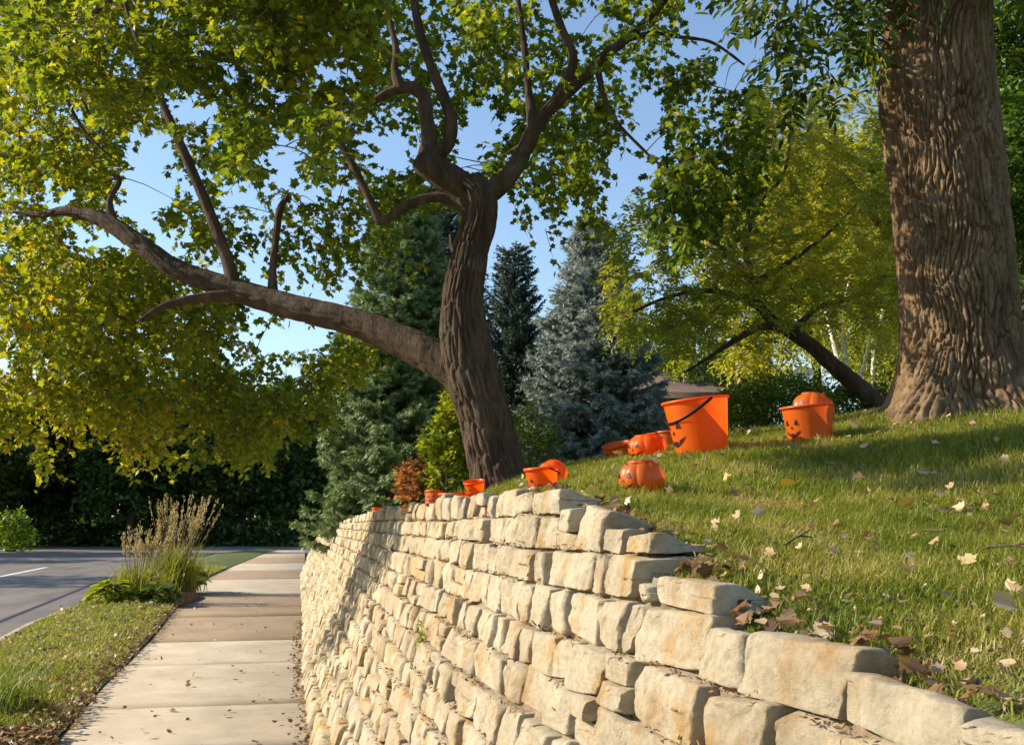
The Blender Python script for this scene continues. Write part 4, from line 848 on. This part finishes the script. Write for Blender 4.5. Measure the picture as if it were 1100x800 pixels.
blades(g, P, .05 * rng.uniform(.5, 1.3, n) * (1 + .03 * y), rng.uniform(.2, 1.3, n), .002 + .00022 * y, .58 + .25 * fbm(P * [1.2, 1.2, 0], 2) + rng.normal(0, .15, n))
tag(obj('grass', g, M['grass']), 'dry yellowish grass on the strip beside the sidewalk', 'grass', kind='stuff')
g = MB(); c = gr(2, 770); c[2] = .05; n = 420; P = c + rng.normal(0, 1, (n, 3)) * [.10, .14, 0]; blades(g, P, .32 * rng.uniform(.5, 1.1, n), rng.uniform(.15, .8, n), .003, rng.uniform(.0, .45, n))
tag(obj('grass_tuft', g, M['grass']), 'taller dark green grass tuft at the lower left corner of the verge', 'grass tuft')

# ------------------------------------------------------------------ fallen leaves
CURLS = []
for lift, bend, tw_ in ((.5, .6, .3), (.8, 1.0, -.5), (1.0, .5, .6), (.4, 1.5, .2), (.6, .9, -.6)):
    V, Fc = halves([(0.22, -0.08), (0.40, 0.12), (0.30, 0.24), (0.52, 0.48), (0.34, 0.52), (0.25, 0.66), (0.14, 0.62), (0, 1.0)], lift)
    V[:, 2] = V[:, 2] * (1 - .5 * np.abs(V[:, 0])) + bend * (V[:, 1] - .4) ** 2 + tw_ * V[:, 0] * (V[:, 1] - .3); V[:, 0] *= 1 / math.sqrt(1 + .5 * lift ** 2); CURLS.append((V, Fc))
V, Fc = halves([(0.2, 0.15), (0.30, 0.42), (0.2, 0.8), (0, 1.0)], 1.1); V[:, 2] += 1.3 * (V[:, 1] - .5) ** 2; CURLS.append((V, Fc))
def litter(P, size, tint, lift=.006, curl=.45):
    N = len(P); mb_ = P + np.array([0, 0, 1]) * rng.uniform(.2, 1, N)[:, None] * lift; size = np.broadcast_to(size, (N,)); tint = np.broadcast_to(tint, (N,)); w_ = rng.integers(0, len(CURLS), N)
    for k in range(len(CURLS)):
        m_ = w_ == k; q = mb_[m_]
        if len(q): leaves(lt, q, rng.normal(size=q.shape) * [1, 1, .35], rng.normal(size=q.shape) * curl + [0, 0, 1], size[m_], CURLS[k], tint[m_])
lt = MB()
def lawn_leaves(n, px, py_F, sp, size):
    c = on_lawn(px, py_F); P = c + rng.normal(0, 1, (n, 3)) * [sp, sp, 0]; P = P[P[:, 0] > wall_x(P[:, 1], wall_h(P[:, 1])) + .05]; P[:, 2] = lawn_z(P[:, 0], P[:, 1]) + .006
    litter(P, size * .78 * rng.uniform(.3, .75, len(P)), rng.uniform(.22, .92, len(P)),   .02, .8)
for a_ in [(26, 830, 2.35, .16, .042), (30, 800, 2.05, .10, .042), (38, 900, 1.75, .10, .036), (24, 870, 1.85, .08, .036), (44, 980, 1.5, .10, .034), (24, 1040, 1.4, .08, .034), (18, 1010, 2.9, .14, .05), (22, 1040, 3.0, .10, .05),
           (16, 900, 2.3, .2, .04), (10, 1080, 2.0, .12, .05), (14, 760, 3.2, .25, .045), (20, 690, 3.0, .12, .04), (14, 650, 2.7, .1, .04), (14, 1000, 4.1, .4, .05), (14, 860, 3.9, .35, .045), (24, 960, 2.4, .45, .045), (20, 1060, 1.7, .3, .045), (10, 700, 2.45, .08, .04), (24, 740, 2.3, .08, .04)]: lawn_leaves(*a_)
ys = rng.uniform(.9, 3.6, 260); xs = wall_x(ys, wall_h(ys)) + .05 + np.abs(rng.normal(0, .05, 260)); P = np.stack([xs, ys, lawn_z(xs, ys) + .016], 1); litter(P, rng.uniform(.015, .04, 260), rng.uniform(0, .85, 260), .02, .7)
n = 260; P = np.stack([rng.uniform(.9, 3.6, n), rng.uniform(1.2, 6, n), np.zeros(n)], 1); P[:, 2] = lawn_z(P[:, 0], P[:, 1]) + .02; P = P[P[:, 0] > wall_x(P[:, 1], wall_h(P[:, 1])) + .08]; litter(P, rng.uniform(.02, .045, len(P)), rng.uniform(.2, .9, len(P)), .02, .7)
tag(obj('fallen_leaves', lt, M['litter']), 'dry tan and brown leaves scattered over the lawn', 'fallen leaves', kind='stuff')
lt = MB(); n = 1500; y = 4.3 + rng.uniform(0, 1, n) ** 1.6 * 20; e = np.abs(rng.normal(0, .16, n)); P = np.stack([sw_left(y) - e + .04, y, verge_z(sw_left(y) - e, y) + .01], 1); litter(P, rng.uniform(.02, .055, n), rng.uniform(0, .75, n), .03, .6)
n = 520; y = 4.5 + rng.uniform(0, 1, n) ** 1.5 * 14; f = rng.uniform(.05, 1, n); P = np.stack([kerb_x(y) + (sw_left(y) - kerb_x(y)) * f, y, 0 * y], 1); P[:, 2] = verge_z(P[:, 0], y) + .03; litter(P, rng.uniform(.03, .06, n), rng.uniform(.1, .95, n), .03, .6)
n = 900; y = rng.uniform(4.6, 6.6, n); P = np.stack([sw_left(y) - np.abs(rng.normal(0, .28, n)), y, 0 * y], 1); P[:, 2] = verge_z(P[:, 0], y) + .015; litter(P, rng.uniform(.03, .06, n), rng.uniform(0, .65, n), .035, .7)
n = 130; y = 4.6 + rng.uniform(0, 1, n) ** 1.4 * 14; P = np.stack([sw_left(y) + rng.uniform(0, 1, n) * (np.interp(y, WY, WX0) - sw_left(y)), y, 0 * y + .006], 1); litter(P, rng.uniform(.015, .05, n), rng.uniform(0, .8, n), .01, .6)
n = 420; y = 4.6 + rng.uniform(0, 1, n) ** 1.3 * 9; P = np.stack([np.interp(y, WY, WX0) - np.abs(rng.normal(0, .04, n)) + .01, y, 0 * y + .006], 1); litter(P, rng.uniform(.012, .04, n), rng.uniform(0, .6, n), .02, .6)
n = 120; y = rng.uniform(14, 20, n); P = np.stack([rng.normal(at(175, 600, 16.5)[0], .7, n), y, np.full(n, .11)], 1); P = P[(P[:, 0] < sw_left(P[:, 1]) - .1) & (P[:, 0] > kerb_x(P[:, 1]) + .1)]; n = len(P); litter(P, rng.uniform(.05, .09, n), rng.uniform(.2, .8, n), .03, .6)
tag(obj('fallen_leaves', lt, M['litter']), 'brown leaves lying along the sidewalk and on the verge', 'fallen leaves', kind='stuff')
def one_leaf(px, F, size, tint, lab, dz=.03, n=1):
    global lt
    lt = MB(); c = on_lawn(px, F); P = np.repeat(c[None], n, 0) + rng.normal(0, .012, (n, 3)) * (n > 1) + [0, 0, dz]; litter(P, np.full(n, size), np.full(n, tint), .01, .9); tag(obj('fallen_leaf', lt, M['litter']), lab, 'fallen leaf')
one_leaf(838, 3.35, .055, 1.0, 'bright yellow crumpled leaf on the shaded grass below the pails')
one_leaf(968, 1.98, .052, .80, 'large curled tan leaf lying on the sunlit grass above the wall')
one_leaf(1055, 1.62, .045, .74, 'pale tan leaf at the right near the wall edge')
one_leaf(966, 2.9, .05, .97, 'yellow leaf beside the drift of tan leaves')
one_leaf(783, 3.4, .045, .93, 'yellow leaf lying between the dark pumpkin pail and the yellow clump')
tw = MB()
for px, F, L in ((880, 2.75, .16), (1050, 2.2, .12), (1010, 2.5, .14), (840, 2.2, .10), (640, 2.75, .08)):
    c = on_lawn(px, F) + [0, 0, .03]; d = nrm(rng.normal(size=3) * [1, 1, .15]) * L; q = MB(); tube(q, [c, c + d * .5 + [0, 0, .01], c + d], [.003, .0025, .0015], 8, 5); tube(q, [c + d * .5 + [0, 0, .01], c + d * .8 + [.02, .02, .02]], [.002, .001], 4, 5)
    tag(obj('twig', q, M['twig']), 'thin bare twig lying on the lawn', 'twig', 'bare twigs on the lawn')

# ------------------------------------------------------------------ pumpkin pails
def revolve(mb, prof, n=64, lobes=0, amp=0.0, cz=None, faces=True):
    prof = np.array(prof, float); a_ = np.linspace(0, 2 * math.pi, n, endpoint=False)
    m_ = 1 - amp * (1 - np.abs(np.cos(a_ * lobes / 2)) ** .7) if lobes else np.ones(n)
    V = np.stack([prof[:, None, 0] * (np.cos(a_) * m_)[None], prof[:, None, 0] * (np.sin(a_) * m_)[None], np.repeat(prof[:, 1:2], n, 1)], -1).reshape(-1, 3)
    i, j = np.meshgrid(np.arange(len(prof) - 1), np.arange(n), indexing='ij'); j2 = (j + 1) % n
    mb.add(V, np.stack([i * n + j, i * n + j2, (i + 1) * n + j2, (i + 1) * n + j], -1).reshape(-1, 4))
def lobe_r(a_, lobes, amp): return 1 - amp * (1 - abs(math.cos(a_ * lobes / 2)) ** .7) if lobes else 1
def decal(root, prof, polys, lobes, amp, name, m, off=.003):
    """black face pieces lying on the pail's skin; polys are lists of (angle from -X, height)"""
    prof = np.array(prof, float)
    for poly in polys:
        mb = MB(); N = len(poly) // 2; V = []
        for al, h in poly:
            a_ = math.pi + al; r_ = (np.interp(h, prof[:, 1], prof[:, 0]) * lobe_r(a_, lobes, amp)) + off; V.append((r_ * math.cos(a_), r_ * math.sin(a_), h))
        mb.add(V, [(i, i + 1, 2 * N - 2 - i, 2 * N - 1 - i) for i in range(N - 1)] if name == 'mouth' else [tuple(range(len(poly)))]); obj(name, mb, m, root, local=True)
def face(root, prof, z0, z1, w, lobes=0, amp=0):
    h = z1 - z0
    def tri(c, y, s, k): return [(c - s, y), (c - s * .5, y), (c, y), (c + s * .5, y), (c + s, y), (c + s * .5, y + k * .5), (c, y + k), (c - s * .5, y + k * .5)]
    for c in (-.42 * w, .42 * w): decal(root, prof, [tri(c, z0 + h * .60, .17 * w, h * .28)], lobes, amp, 'eye', M['black'])
    decal(root, prof, [tri(0, z0 + h * .42, .10 * w, h * .14)], lobes, amp, 'nose', M['black'])
    xs_ = np.linspace(-.72, .72, 13) * w; lowr = [(x_, z0 + h * (.02 + .30 * (abs(x_) / (.72 * w)) ** 2)) for x_ in xs_]; upr = [(x_, z0 + h * ((.20 if i not in (4, 8) else .10) + .14 * (abs(x_) / (.72 * w)) ** 2)) for i, x_ in enumerate(xs_)]
    decal(root, prof, [lowr + upr[::-1]], lobes, amp, 'mouth', M['black'])
def handle(root, r_, z_, swing, w=.010, sag=1.0, side=0.0):
    """a flat black strap pinned at two opposite points of the rim, swung towards the face by the angle swing"""
    mb = MB(); P = []
    for t_ in np.linspace(0, math.pi, 28):
        y_ = r_ * math.cos(t_); q_ = r_ * 1.08 * math.sin(t_) * sag; P.append((-q_ * math.sin(swing), y_, z_ + q_ * math.cos(swing)))
    P = np.array(P); T = nrm(np.gradient(P, axis=0)); n_ = np.array([-math.sin(swing), 0, math.cos(swing)]); b_ = nrm(np.cross(T, np.array([math.cos(swing), 0, math.sin(swing)])))
    wv = np.array([math.cos(swing), 0, math.sin(swing)]) * w / 2; N = len(P); th = b_ * .0015
    V = np.concatenate([P - wv - th, P + wv - th, P + wv + th, P - wv + th]); F = [(k * N + i, k * N + i + 1, ((k + 1) % 4) * N + i + 1, ((k + 1) % 4) * N + i) for k in range(4) for i in range(N - 1)]
    mb.add(V, F); obj('handle', mb, M['black'], root, local=True)
PAILS = 'pumpkin pails on the lawn and wall'
def bucket(loc, rt, rb, h, label, rot=(0, 0, 0), swing=None, m='pail', fz=(.18, .74), fw=.76):
    rot = (rot[0], rot[1], rot[2] + R(6)); t = thing('bucket', label, 'pumpkin bucket', loc, PAILS, rot); prof = [(rb * .98, 0.004)] + [(rb + (rt - rb) * k, h * k) for k in np.linspace(.02, 1, 14)]
    mb = MB(); revolve(mb, [(0.0005, 0.006)] + prof, 72, 24, .012); obj('body', mb, M[m], t, smooth=True, local=True)
    mb = MB(); revolve(mb, [(rt * .985, h - .006), (rt * 1.05, h - .008), (rt * 1.065, h - .002), (rt * 1.055, h + .004), (rt * 1.0, h + .003), (rt * .985, h - .006)], 72); obj('rim', mb, M[m], t, smooth=True, local=True)
    face(t, prof, h * fz[0], h * fz[1], fw, 24, .012)
    if swing is not None: handle(t, rt * 1.06, h - .004, swing, w=rt * .09)
    return t
def pumpkin(loc, r_, h, label, rot=(0, 0, 0), swing=None, m='pail', lobes=9, fw=.76, open_top=.55):
    rot = (rot[0], rot[1], rot[2] + R(16)); t = thing('pumpkin_pail', label, 'pumpkin pail', loc, PAILS, rot); prof = []
    for k in np.linspace(-1, 1, 22):
        a_ = k * math.pi / 2 * .985; rr = r_ * max(math.cos(a_), 0) ** .62; zz = h * (.5 + .5 * math.sin(a_))
        if k > 0 and rr < r_ * open_top: break
        prof.append((max(rr, .0005), zz))
    prof.append((r_ * open_top, prof[-1][1] + h * .03)); mb = MB(); revolve(mb, prof, 108, lobes, .075); obj('body', mb, M[m], t, smooth=True, local=True)
    zt = prof[-1][1]; mb = MB(); revolve(mb, [(r_ * open_top * .96, zt - .004), (r_ * open_top * 1.0, zt - .003), (r_ * open_top * 1.0, zt + .004), (r_ * open_top * .95, zt + .004), (r_ * open_top * .96, zt - .004)], 72, lobes, .05); obj('rim', mb, M[m], t, smooth=True, local=True)
    P2 = [p for p in prof if p[1] < h * .95]; face(t, P2, h * .22, h * .80, fw, lobes, .075)
    if swing is not None: handle(t, r_ * open_top * 1.12, zt - h * .06, swing, w=r_ * .075)
    return t
def put(px, F, dz=0.0):
    p = on_lawn(px, F); p[2] += dz; return p
def rz(a_): return -YAW + R(a_)
bucket(put(755, 4.5, -.012), .144, .112, .248, 'largest orange bucket, with its black strap slung across the front', (0, R(-7), rz(12)), 2.15, 'pail')
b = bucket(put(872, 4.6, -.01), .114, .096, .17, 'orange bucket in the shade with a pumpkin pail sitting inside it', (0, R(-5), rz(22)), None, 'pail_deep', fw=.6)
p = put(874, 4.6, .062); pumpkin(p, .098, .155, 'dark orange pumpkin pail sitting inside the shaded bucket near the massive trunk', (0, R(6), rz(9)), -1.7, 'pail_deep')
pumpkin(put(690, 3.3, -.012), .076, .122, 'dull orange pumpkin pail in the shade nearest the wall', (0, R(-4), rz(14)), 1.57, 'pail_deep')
pumpkin(put(697, 4.75, -.012), .092, .122, 'bright pumpkin pail with a sunlit face left of the largest bucket', (R(0), R(-10), rz(19)), None)
bucket(put(666, 5.35, .0), .075, .060, .085, 'low orange bucket tilted behind the bright pumpkin pail', (R(10), R(-14), rz(4)), None)
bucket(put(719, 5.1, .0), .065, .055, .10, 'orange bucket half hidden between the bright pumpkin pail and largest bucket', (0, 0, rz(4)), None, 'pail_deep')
bucket(put(584, 3.6, -.006), .060, .044, .098, 'small bright orange bucket at the wall edge, its black strap hanging to the right', (R(0), R(-6), rz(19)), -1.95)
pumpkin(put(601, 4.25, .0), .066, .105, 'bright pumpkin pail tipped over behind the small bucket', (R(-25), R(-28), rz(14)), None)
bucket(put(511, 5.05, .0), .050, .043, .075, 'orange bucket tilted against the foot of the maple trunk', (R(4), R(-14), rz(40)), None)
bucket(put(487, 4.85, -.012), .068, .058, .06, 'low orange bucket with its strap standing up behind the wall top', (0, 0, rz(40)), 0.15)
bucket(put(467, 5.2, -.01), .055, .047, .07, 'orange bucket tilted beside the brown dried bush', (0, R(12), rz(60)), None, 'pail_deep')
b = on_lawn(405, 9.4); bucket(b + [0.02, 0, -.02], .062, .05, .085, 'small reddish orange bucket alone on the far wall top', (0, 0, rz(40)), None)
